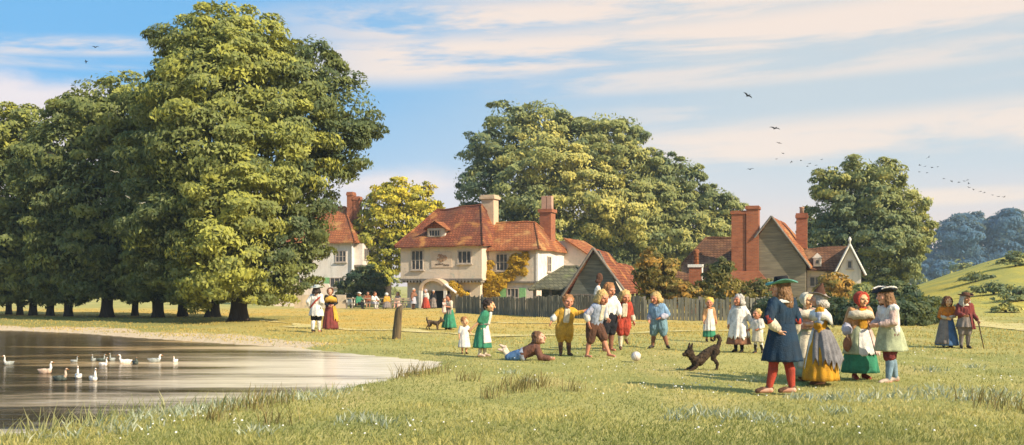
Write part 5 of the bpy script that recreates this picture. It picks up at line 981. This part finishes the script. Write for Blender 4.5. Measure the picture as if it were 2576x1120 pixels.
# ---- open shelter and barn
Zs = 61; q = at(1340, 0, Zs); sh = thing('shelter', 'open sided shelter with mossy green hipped roof left of the barn', 'shelter', (q.x, Zs, 0), R(-12))
roof_mesh('roof', TILES, sh, [(-.2, -.3, 1.42), (4.6, -.3, 1.55), (4.6, 3.6, 1.55), (-.2, 3.6, 1.42)], [(1.75, 1.7, 2.88), (2.6, 1.7, 2.82)], amp=.10, seed=20, n=16)
for x_ in (.1, 1.15, 2.2, 3.25, 4.3): box('post', TIM, sh, x_ - .08, x_ + .08, 0, .16, -.1, 1.44)
box('back_wall', WEAG, sh, 0, 4.4, 3.2, 3.3, -.1, 1.45); box('rail', TIM, sh, .19, 2.11, .03, .13, .75, .87)
Zb = 56; q = at(1440, 0, Zb); bn = thing('barn', 'dark weatherboarded barn with pointed gable and orange tiled roof', 'barn', (q.x, Zb, 0), R(-20))
xa, za = 1.35, 3.78
b = MB(); b.prism([(-.15, 1.15), (2.95, 1.15), (xa + .25, za - .12), (xa - .25, za - .12)], 0, .15); b.build('gable', WEAG, bn)
for x_ in (.05, 1.2, 2.75): box('post', TIM, bn, x_ - .09, x_ + .09, .0, .16, -.1, 1.147)
box('beam', TIM, bn, -.2, 3.0, -.04, .14, 1.05, 1.147)
b = MB(); LB = 3.4
for k in (0, 1): o_ = -.10 * k; b.patch((xa, -.3, za + o_), (3.25, -.3, 1.28 + o_), (3.25, LB, 1.28 + o_), (xa, LB, za - .1 + o_), 12, 14, .08, .8, 30); b.patch((-.55, -.3, .98 + o_), (xa, -.3, za + o_), (xa, LB, za - .1 + o_), (-.55, LB, .98 + o_), 12, 14, .08, .8, 30)
b.build('roof', TILE, bn)
b = MB()
for k in (0, 1): o_ = -.10 * k; b.patch((1.7, LB + .02, 3.05 + o_), (3.55, LB + .02, 1.10 + o_), (3.55, LB + 4.6, 1.10 + o_), (1.7, LB + 4.6, 3.0 + o_), 12, 12, .08, .8, 33); b.patch((-.4, LB + .02, 1.1 + o_), (1.7, LB + .02, 3.05 + o_), (1.7, LB + 4.6, 3.0 + o_), (-.4, LB + 4.6, 1.1 + o_), 12, 12, .08, .8, 33)
b.build('roof', TILE, bn)
for p_, q_ in (((-.6, -.36, .92), (xa, -.36, za + .02)), ((3.3, -.36, 1.22), (xa, -.36, za + .02))): MB().tube([p_, q_], .075, 6).build('barge_board', TIM, bn)
for y_ in (1.3, 2.5, 3.6, 4.8, 6.2, 7.8): box('post', TIM, bn, 2.98, 3.12, y_ - .08, y_ + .08, -.1, 1.2)
box('back_wall', WEAG, bn, .0, .1, .16, LB + 4.5, -.1, 1.2); box('doorway_shade', DARK, bn, 1.3, 2.6, .30, .36, -.1, 1.14); box('half_door', WEAG, bn, 2.95, 3.05, 3.7, 4.7, 0, .75)  # near-black panel paints the dark of the barn opening
# ---- farmhouse on the right
Zf = 63; q = at(1885, 0, Zf); fh = thing('farmhouse', 'rambling farmhouse with huge twin brick chimney, dark weatherboarded gable and brown roof', 'farmhouse', (q.x, Zf, 0), R(-19))
wall(fh, PLASP, -4.6, -.75, 1.2, 6.2, -.2, 2.2); roof_mesh('roof', TILEB, fh, [(-5.5, .7, 2.0), (-.3, .7, 2.1), (-.3, 6.6, 2.1), (-5.5, 6.6, 2.0)], [(-3.3, 3.6, 5.0), (-.3, 3.6, 5.0)], amp=.08, seed=40, n=20)
b = MB(); Y1 = .0                                     # breast with sloping shoulders, then two shafts
def shaft(x0, x1, zt, w0, cap, y0=.15):
    b.box(x0, x1, y0, y0 + 1.1, 2.6, zt - .22); b.box(x0 - cap, x1 + cap, y0 - cap, y0 + 1.1 + cap, zt - .217, zt - .05); b.box(x0 - .02, x1 + .02, y0 - .02, y0 + 1.12, zt - .047, zt)
shaft(-1.18, -.26, 6.62, 0, .06, .22); shaft(-.21, .58, 6.92, 0, .07, .15)
b.add([(-1.45, -.05, -.2), (1.45, -.05, -.2), (1.45, 1.4, -.2), (-1.45, 1.4, -.2), (-1.45, -.05, 1.6), (1.45, -.05, 1.6), (1.45, 1.4, 1.6), (-1.45, 1.4, 1.6), (-1.2, .1, 2.597), (.62, .1, 2.597), (.62, 1.3, 2.597), (-1.2, 1.3, 2.597)],
      [(0, 1, 5, 4), (1, 2, 6, 5), (2, 3, 7, 6), (3, 0, 4, 7), (4, 5, 9, 8), (5, 6, 10, 9), (6, 7, 11, 10), (7, 4, 8, 11), (8, 9, 10, 11), (3, 2, 1, 0)])
b.build('chimney', BRICK, fh)
# weatherboarded block, gable to the front
gx0, gx1, ga = .60, 3.55, 1.40
b = MB(); b.prism([(gx0, -.2), (gx1, -.2), (gx1, 3.0), (ga + .1, 6.02), (ga - .1, 6.02), (gx0, 4.95)], .35, 7.5); b.build('wall', WEA, fh)
b = MB()
for k in (0, 1):
    o_ = -.10 * k; b.patch((ga, .10, 6.20 + o_), (gx1 + .28, .10, 2.85 + o_), (gx1 + 1.1, 7.8, 2.95 + o_), (ga + .5, 7.8, 6.20 + o_), 14, 16, .10, .8, 44); b.patch((gx0 - .25, .10, 4.85 + o_), (ga, .10, 6.20 + o_), (ga + .5, 7.8, 6.20 + o_), (gx0 - .25, 7.8, 4.85 + o_), 8, 14, .08, .8, 44)
b.build('roof', TILEO, fh)
for p_, q_ in (((gx0 - .28, .06, 4.8), (ga, .06, 6.2)), ((gx1 + .3, .06, 2.8), (ga, .06, 6.2))): MB().tube([p_, q_], .07, 6).build('barge_board', TIM, fh)
stack(fh, BRICK, 3.15, 4.6, .72, .72, 4.2, 6.65, .06, 1)
box('window_board', TIM, fh, 1.4, 2.2, .31, .345, 1.4, 2.1)
# low range with white gable
b = MB(); b.box(3.6, 5.55, 1.6, 5.2, -.2, 2.75); lw = b.build('wall', PLASP, fh)
b = MB(); b.prism([(5.57, -.2), (6.95, -.2), (6.95, 2.6), (6.26, 4.15), (5.57, 2.6)], 1.0, 4.8); b.build('gable', PLASW, fh)
b = MB()
for k in (0, 1):
    o_ = -.09 * k; b.patch((3.2, 1.2, 2.75 + o_), (5.5, 1.2, 2.62 + o_), (6.26, 2.9, 4.30 + o_), (3.4, 2.9, 4.15 + o_), 12, 8, .07, .8, 50); b.patch((6.0, 5.3, 2.7 + o_), (3.2, 5.3, 2.7 + o_), (3.4, 2.9, 4.15 + o_), (6.26, 2.9, 4.30 + o_), 12, 8, .07, .8, 50)
    b.patch((6.26, .75, 4.32 + o_), (7.2, .75, 2.35 + o_), (7.2, 5, 2.35 + o_), (6.26, 5, 4.32 + o_), 8, 8, .05, .8, 52); b.patch((5.34, .75, 2.4 + o_), (6.26, .75, 4.32 + o_), (6.26, 5, 4.32 + o_), (5.34, 5, 2.4 + o_), 8, 8, .05, .8, 52)
b.build('roof', TILEB, fh)
for p_, q_ in (((5.3, .72, 2.35), (6.26, .72, 4.32)), ((7.24, .72, 2.3), (6.26, .72, 4.32))): MB().tube([p_, q_], .075, 6).build('barge_board', WHT, fh)
MB().lathe([(.02, 0), (.07, 0), (.05, .18), (.10, .26), (.10, .36), (.03, .46), (.02, .5)], (6.26, .72, 4.3), None, 12).build('finial', WHT, fh, True)
window(fh, 'f', 6.26, 3.0, .35, .55, 1.0, 1, 1); window(fh, 'f', 4.1, 1.9, .75, .7, 1.6, 2, 1); box('plank_panel', TIM, fh, 4.75, 5.5, 1.53, 1.59, -.1, 2.6)
b = MB(); b.box(4.0, 4.5, 1.35, 2.4, 2.9, 3.45); b.prism([(3.92, 3.453), (4.58, 3.453), (4.25, 3.8)], 1.3, 2.6); dq = b.build('dormer', PLASW, fh); window(dq, 'f', 4.25, 3.2, .32, .36, 1.35, 1, 1, sill=False)
# small brick chimney standing before the brown roof
Zc = 55; q = at(1750, 0, Zc); b = MB(); b.box(-.36, .36, -.3, .4, -.1, 2.68)
ck = b.build('brick_chimney', BRICK); ck.location = (q.x, Zc, 0); ck.rotation_euler = (0, 0, R(-16)); tag(ck, 'small red brick chimney with white coping and one orange pot before the brown roof', 'chimney')
box('coping', WHT, ck, -.42, .42, -.36, .46, 2.683, 2.85); MB().lathe([(.02, 0), (.15, 0), (.13, .6), (.16, .64), (.15, .85), (.10, .86), (.09, .2), (.02, .2)], (.03, .05, 2.853), None, 14).build('chimney_pot', TILEO, ck, True); box('side_render', WHT, ck, .362, .39, -.28, .38, 1.5, 2.68)
# ---- plank fence
FW_ = board_mat('fence_planks', (.24, .225, .17), (.10, .11, .095), .11, True)
pts = [gpt(1146, 787), gpt(1350, 797), gpt(1480, 803), gpt(1620, 806), gpt(1760, 807), gpt(1885, 808), gpt(1960, 806)]
fn = thing('fence', 'long grey green upright plank fence in front of the inn and the barn', 'fence', tuple(pts[0])); o0 = pts[0]
b = MB(); posts = []
for i in range(len(pts) - 1):
    p, q = pts[i], pts[i + 1]; d = (q - p); L_ = d.length; d.normalize(); nrm = Vec((d.y, -d.x, 0)); k = int(L_ / .17)
    for j in range(k):
        c = p + d * (L_ * (j + .5) / k) - o0; hgt = 1.02 + .10 * mn.noise((c + o0) * .6) + random.uniform(-.05, .05) + .22 * float(ss(1650, 1780, (c.x + o0.x) / (c.y + o0.y) * FPX + CX)) * 0 + (.10 if i in (1, 2) else 0)
        w = .074 * random.uniform(.85, 1.05); ti = d * random.uniform(-.03, .03) + nrm * random.uniform(-.02, .02); th = nrm * .014
        v = [c - d * w - th, c + d * w - th, c + d * w + th, c - d * w + th]; up = [x_ + ti + Vec((0, 0, hgt + random.uniform(-.02, .02))) for x_ in v]; v = [x_ - Vec((0, 0, .1)) for x_ in v]
        b.add(v + up, [(0, 3, 2, 1), (4, 5, 6, 7), (0, 1, 5, 4), (1, 2, 6, 5), (2, 3, 7, 6), (3, 0, 4, 7)])
    for z_ in (.3, .82): r0, r1 = p - o0 - nrm * .045, q - o0 - nrm * .045; b.tube([r0 + Vec((0, 0, z_)), r1 + Vec((0, 0, z_))], .03, 4)
    n = max(1, int(L_ / 2.6))
    posts += [p + (q - p) * (j / n) - o0 - nrm * .12 for j in range(n)]
b.build('planks', FW_, fn)
for p in posts: MB().box(p.x - .06, p.x + .06, p.y - .06, p.y + .06, -.2, 1.12).build('post', TIM, fn)
# ---- trestle table and benches by the inn
Yt = gdist(776); tx = (950 - CX) * Yt / FPX
tb = thing('table', 'long plank trestle table where the drinkers sit outside the inn', 'table', (tx, Yt, 0), R(-3))
b = MB()
for i in range(4): b.box(-2.2, 2.2, -.36 + .18 * i, -.19 + .18 * i, .70, .745)
b.build('tabletop', M('scrubbed_wood', (.42, .32, .22), (.30, .22, .15), 6), tb)
for x_ in (-1.8, 0, 1.8): MB().tube([(x_, -.3, -.05), (x_ + .05, .25, .70)], .045, 6).tube([(x_, .3, -.05), (x_ + .05, -.25, .70)], .045, 6).build('leg', TIM, tb)
for y_, lab in ((-.85, 'plank bench on the near side of the inn table'), (.85, 'plank bench on the far side of the inn table')):
    bt = thing('bench', lab, 'bench', (tx - .1, Yt + y_, 0), R(-3)); MB().box(-2.3, 2.3, -.14, .14, .36, .41).build('seat', TIM, bt)
    for x_ in (-2, 0, 2): MB().box(x_ - .04, x_ + .04, -.12, .12, -.05, .357).build('leg', TIM, bt)
b = MB(); p = gpt(1010, 778); tb2 = thing('table', 'small board table right of the drinkers near the porch', 'table', (p.x, p.y, 0), R(4)); MB().box(-.8, .8, -.3, .3, .60, .65).build('tabletop', M('scrubbed_wood', (.42, .32, .22)), tb2)
for x_ in (-.7, .7): MB().box(x_ - .04, x_ + .04, -.25, .25, -.05, .597).build('leg', TIM, tb2)
# ------------------------------------------------------------------ grass, weeds, reeds
def lm(name, a, b_, c_, tr=.3): return leaf_mat(name, a, b_, c_)
GRASS = leaf_mat('grass_blade', (.20, .225, .075), (.47, .42, .145), (.64, .53, .24)); PALEG_ = leaf_mat('pale_weed', (.22, .28, .22), (.42, .46, .33), (.62, .62, .48)); GOLDG = leaf_mat('dry_grass_blade', (.30, .27, .09), (.55, .39, .10), (.66, .50, .17)); DRYW = leaf_mat('dry_stalk', (.10, .09, .035), (.20, .15, .06), (.34, .26, .11)); REED = leaf_mat('reed', (.10, .16, .10), (.30, .30, .12), (.50, .47, .24))
def blades(name, X, Y, H, W, lean, tint, mat, label, cat, gz=None):
    n = len(X); Z = height(X, Y) if gz is None else gz; a = RNG.uniform(0, 2 * np.pi, n); s = np.stack([np.cos(a), np.sin(a), np.zeros(n)], -1) * (W / 2)[:, None]
    b_ = RNG.uniform(0, 2 * np.pi, n); d = np.stack([np.cos(b_), np.sin(b_) * .7, np.zeros(n)], -1) * (H * lean * RNG.uniform(.3, 1.2, n))[:, None]; d[:, 0] += H * .12
    P = np.stack([X, Y, Z - .01], -1); up = np.zeros((n, 3)); up[:, 2] = H
    V = np.stack([P - s, P + s, P + s * .75 + up * .55 + d * .35, P - s * .75 + up * .55 + d * .35, P + up + d + s * .12, P + up + d - s * .12], 1).reshape(-1, 3)
    me = bpy.data.meshes.new(name); me.vertices.add(6 * n); me.vertices.foreach_set('co', V.ravel().astype(np.float32)); k = np.arange(n) * 6
    set_faces(me, np.concatenate([np.stack([k, k + 1, k + 2, k + 3], -1), np.stack([k + 3, k + 2, k + 4, k + 5], -1)]))
    at_ = me.attributes.new('tint', 'FLOAT', 'POINT'); at_.data.foreach_set('value', np.repeat(tint, 6).astype(np.float32))
    o = link(name, me, mat); return tag(o, label, cat, kind='stuff')
def field(n, y0, y1, margin=.62, power=1.0):
    """points on the meadow, thinning with distance"""
    u = RNG.random(n); Y = 1 / (1 / y0 + (1 / y1 - 1 / y0) * u) if power == 1 else y0 + (y1 - y0) * u ** power
    X = RNG.uniform(-margin, margin, n) * Y; d = pond_sd(X, Y); k = d < -.02; return X[k], Y[k], d[k]
def clump(X, Y, f, s): return np.array([mn.noise(Vec((x * f, y * f, s))) for x, y in zip(X, Y)])
X, Y, d = field(115000, 8.2, 34)
c = clump(X, Y, .9, 3.0); c2 = clump(X, Y, .25, 8.0); c3 = clump(X, Y, 3.0, 1.0)
Hh = (.024 + .026 * RNG.random(len(X)) ** 2 + .035 * np.clip(c + c3 * .5, 0, 1)) * (1 + .6 * ss(14, 8, Y))
blades('grass', X, Y, Hh, .007 + .0004 * Y + .004 * RNG.random(len(X)), .8, .34 + .55 * c2 + .45 * c + .12 * RNG.normal(size=len(X)), GRASS, 'short meadow grass over the whole green', 'grass')
X, Y, d = field(75000, 22, 66, .58, 1); k = (Y - 26 > 14 * RNG.random(len(Y)) - 6) & (RNG.random(len(Y)) < .95); X, Y = X[k], Y[k]; c = clump(X, Y, .5, 2.0); c2 = clump(X, Y, .16, 8.0); k = c + .4 * RNG.normal(size=len(X)) > -.15; X, Y, c, c2 = X[k], Y[k], c[k], c2[k]
blades('rough_grass', X, Y, .035 + .04 * RNG.random(len(X)) ** 2 + .02 * np.clip(c, 0, 1), .012 + .0006 * Y, .8, .42 + .45 * c2 + .3 * c + .12 * RNG.normal(size=len(X)), GOLDG, 'uneven golden green grass on the farther part of the green', 'grass')
# longer grass on the near bank of the pond
X = RNG.uniform(-13, .5, 60000); Y = RNG.uniform(8.5, 24, 60000); d = pond_sd(X, Y); front = (Y < 10 + 14 * ss(-12, -1, X)) | (X > -3.5)
k = (d < .12) & (d > -1.3) & front & (RNG.random(len(X)) < np.exp(-np.abs(d + .1) * 2.2)); X, Y = X[k], Y[k]; c = clump(X, Y, 1.3, 5.0); k = c + .35 * RNG.normal(size=len(X)) > -.05; X, Y, c = X[k], Y[k], c[k]
blades('reeds', X, Y, (.10 + .20 * RNG.random(len(X)) ** 1.5 + .10 * np.clip(c, 0, 1)) * (.28 + .72 * ss(17, 11, Y)), .009 + .009 * RNG.random(len(X)), .7, .5 + .5 * c + .15 * RNG.normal(size=len(X)), REED, 'longer grass and reeds along the near edge of the pond', 'reeds', np.maximum(height(X, Y), -.2))
def patches(spots, per, rad, h, w, lean, mat, name, label, cat, tint=.5):
    XX, YY, HH = [], [], []
    for px, py, s in spots:
        p = gpt(px, py); m = int(per * s); a = RNG.normal(size=(m, 2)) * np.array([rad * s, rad * s * 1.2]); XX.append(p.x + a[:, 0]); YY.append(p.y + a[:, 1]); HH.append(h * RNG.uniform(.4, 1.2, m))
    X, Y, H = map(np.concatenate, (XX, YY, HH)); k = pond_sd(X, Y) < -.05; X, Y, H = X[k], Y[k], H[k]
    return blades(name, X, Y, H, np.full(len(X), w) * RNG.uniform(.6, 1.4, len(X)), lean, tint + .25 * RNG.normal(size=len(X)), mat, label, cat)
patches([(1320, 975, 1), (1345, 968, .8), (1290, 985, .7), (1180, 960, .5), (1235, 1000, .4), (1050, 945, .9), (1090, 938, .7), (1010, 950, .6), (2480, 1010, .8), (2540, 1030, .8), (1440, 985, .4), (620, 1030, .8), (690, 1015, .8), (700, 1065, .5), (540, 1060, .6)], 80, .22, .26, .012, .5, DRYW, 'dry_stalks', 'tufts of taller brown dry stalks in the meadow', 'dry grass')
patches([(1760, 1040, .8), (560, 1020, .8), (610, 1012, .8), (420, 1040, .7), (480, 1036, .7), (350, 1055, .7), (720, 1000, .6), (250, 1070, .6), (1830, 1045, .9), (1900, 1050, .7), (1700, 1050, .5), (2000, 1000, .5), (2070, 1005, .6), (2150, 1005, .9), (2220, 1000, .9), (2300, 990, 1), (2380, 985, 1), (2440, 1000, 1), (2500, 990, 1), (2560, 1010, 1), (2100, 1040, .5), (1990, 1060, .6), (1330, 960, .4), (2350, 935, .5), (2450, 925, .5), (1900, 960, .3), (1280, 940, .3), (440, 1045, .8), (500, 1030, .8), (300, 1080, .7), (820, 985, .8), (780, 1000, .7), (130, 1105, .5), (900, 1060, .6), (960, 1070, .5), (650, 1090, .5)],
        95, .26, .10, .022, 1.0, PALEG_, 'pale_weeds', 'patches of pale silvery green weeds in the meadow', 'weeds')
# daisies: a small white head on a stalk, scattered through the grass
fx, fy = [], []
for px, py, s, n in [(2300, 900, 120, 60), (1750, 985, 160, 50), (1500, 925, 160, 45), (1300, 935, 90, 30), (650, 1085, 160, 26), (1000, 1080, 220, 26), (2050, 1085, 260, 40), (2450, 960, 90, 30), (1600, 960, 200, 40), (450, 1070, 90, 14)]:
    for _ in range(int(n * .55)):
        p = gpt(px + random.gauss(0, s), min(1112, max(870, py + random.gauss(0, 16)))); fx.append(p.x); fy.append(p.y)
fx, fy = np.array(fx), np.array(fy); k = pond_sd(fx, fy) < -.1; fx, fy = fx[k], fy[k]; fz = height(fx, fy); b = MB()
for x_, y_, z_ in zip(fx, fy, fz):
    h = random.uniform(.05, .10); r_ = random.uniform(.008, .015); tl = Vec((random.uniform(-.4, .4), random.uniform(-1, -.2), 1)).normalized(); qq = tl.to_track_quat('Z', 'Y'); c = Vec((x_, y_, z_ + h))
    b.rings([[c + qq @ Vec((rr * math.cos(a), rr * math.sin(a), zz)) for a in [i * 1.047 for i in range(6)]] for rr, zz in ((r_ * .3, -.006), (r_, 0), (r_ * .4, .006))])
tag(b.build('daisies', M('daisy_petals', (.80, .78, .72), rough=.8, bmp=0)), 'scattered small white daisies in the meadow grass', 'wildflowers', kind='stuff')
# ------------------------------------------------------------------ sky, sun, air, camera
SUN_EL, SUN_AZ = R(34), R(126)          # from +Y towards +X: a little in front of the right-hand side
w = bpy.data.worlds.new('World'); SC.world = w; w.use_nodes = True; t = w.node_tree; bg = t.nodes['Background']
sky = t.nodes.new('ShaderNodeTexSky'); sky.sky_type = 'NISHITA'; sky.sun_disc = False; sky.sun_elevation = SUN_EL; sky.sun_rotation = SUN_AZ; sky.air_density = 1.0; sky.dust_density = 1.2
tc = t.nodes.new('ShaderNodeTexCoord'); dirv = tc.outputs['Generated']; x, y, z = xyz(t, dirv)
u = x._m('ARCTAN2', y); v = z
n0 = noi(t, comb(t, u * 2.2, v * 9.0, 1.7), 1.0, 4)
blue, pale, pink, cream = (.12, .43, .80), (.58, .64, .67), (.93, .71, .62), (.98, .79, .65)
base = mix(t, (u + n0 * .25 - .12 - v * .25).step(-.36, .26), blue, pale)
base = mix(t, (v + n0 * .06 - .03).step(.20, .04) * .8, base, (.66, .70, .76))
base = mix(t, (v + n0 * .05 - .02).step(.14, .03) * .9, base, pink)
vv = v - u * .035
def band(v0, wd, slope, seed, lo=.42, hi=.54, fx=2.2, fy=16):
    q = noi(t, comb(t, u * fx, (v - u * slope) * fy, seed), 1.0, 6, .62, .35)
    e = (v - u * slope - v0)._m('ABSOLUTE').step(wd, wd * .25)
    return q.step(lo, hi), e
cl = None
for v0, wd, sl, sd, lo, hi, u0, u1, st in [(.268, .030, .045, 1.0, .43, .56, -.35, -.05, 1), (.235, .034, .05, 2.4, .41, .54, -.35, -.1, 1), (.285, .03, .02, 6.1, .42, .54, -.2, .1, .9), (.205, .018, .03, 4.2, .46, .6, -.1, .1, .7), (.135, .034, .03, 3.3, .39, .54, .02, .2, 1), (.085, .012, .0, 5.2, .36, .5, .30, .40, .95), (.262, .013, .09, 9.0, .42, .54, -.30, -.40, .75), (.222, .010, .03, 7.5, .42, .55, -.33, -.42, .6), (.17, .02, .02, 12.0, .5, .62, .0, .2, .5)]:
    q, e = band(v0, wd, sl, sd, lo, hi); f = q * e * u.step(u0, u1) * st
    cl = f if cl is None else cl._m('MAXIMUM', f)
base = mix(t, cl, base, cream)
# cumulus banks low on the left
q = noi(t, comb(t, u * 7, v * 16, 2.0), 1.0, 6, .6)
f = ((v + q * .07).step(.162, .130)) * u.step(.10, -.08)
base = mix(t, f * .95, base, mix(t, noi(t, comb(t, u * 9, v * 30, 5.0), 1.0, 4).step(.35, .65), (.74, .70, .76), (.95, .79, .74)))
f = ((v + q * .06).step(.232, .205)) * u.step(-.36, -.42)
base = mix(t, f * .95, base, (.93, .78, .74))
K_ = t.nodes.new('ShaderNodeVectorMath'); K_.operation = 'SCALE'; t.links.new(base, K_.inputs[0]); K_.inputs['Scale'].default_value = 5.6
t.links.new(mix(t, .12, K_.outputs[0], sky.outputs[0]), bg.inputs['Color']); bg.inputs['Strength'].default_value = .10
sl = bpy.data.lights.new('Sun', 'SUN'); sl.energy = 4.1; sl.angle = R(.6); sl.color = (1.0, .87, .66)
so = bpy.data.objects.new('Sun', sl); C.objects.link(so); so.location = (60, -20, 60)
d = Vec((math.sin(SUN_AZ) * math.cos(SUN_EL), math.cos(SUN_AZ) * math.cos(SUN_EL), math.sin(SUN_EL))); so.rotation_euler = d.to_track_quat('Z', 'Y').to_euler()
HAZE = .00045
if HAZE:
    b = MB(); b.box(-600, 600, -60, 460, -4, 80); hm = bpy.data.materials.new('haze_air'); hm.use_nodes = True; ht = hm.node_tree; ht.nodes.remove(ht.nodes['Principled BSDF'])
    pv = ht.nodes.new('ShaderNodeVolumePrincipled'); pv.inputs['Color'].default_value = (.62, .82, 1, 1); pv.inputs['Density'].default_value = HAZE; ht.links.new(pv.outputs[0], ht.nodes['Material Output'].inputs['Volume'])
    tag(b.build('haze', hm), 'thin blue summer haze in the air', 'haze', kind='stuff')
cd = bpy.data.cameras.new('Camera'); co = bpy.data.objects.new('Camera', cd); C.objects.link(co); co.location = (0, 0, CAMH); co.rotation_euler = (R(90), 0, 0)
cd.sensor_width = 36; cd.lens = 36 * FPX / 2576; cd.shift_y = (HY - 560) / 2576; cd.clip_start = .1; cd.clip_end = 6000; SC.camera = co
vs = SC.view_settings; vs.view_transform = 'Standard'; vs.look = 'None'; vs.exposure = .95; vs.gamma = 1
SC.cycles.volume_step_rate = 4; SC.cycles.max_bounces = 6; SC.cycles.transparent_max_bounces = 4; SC.cycles.use_denoising = True
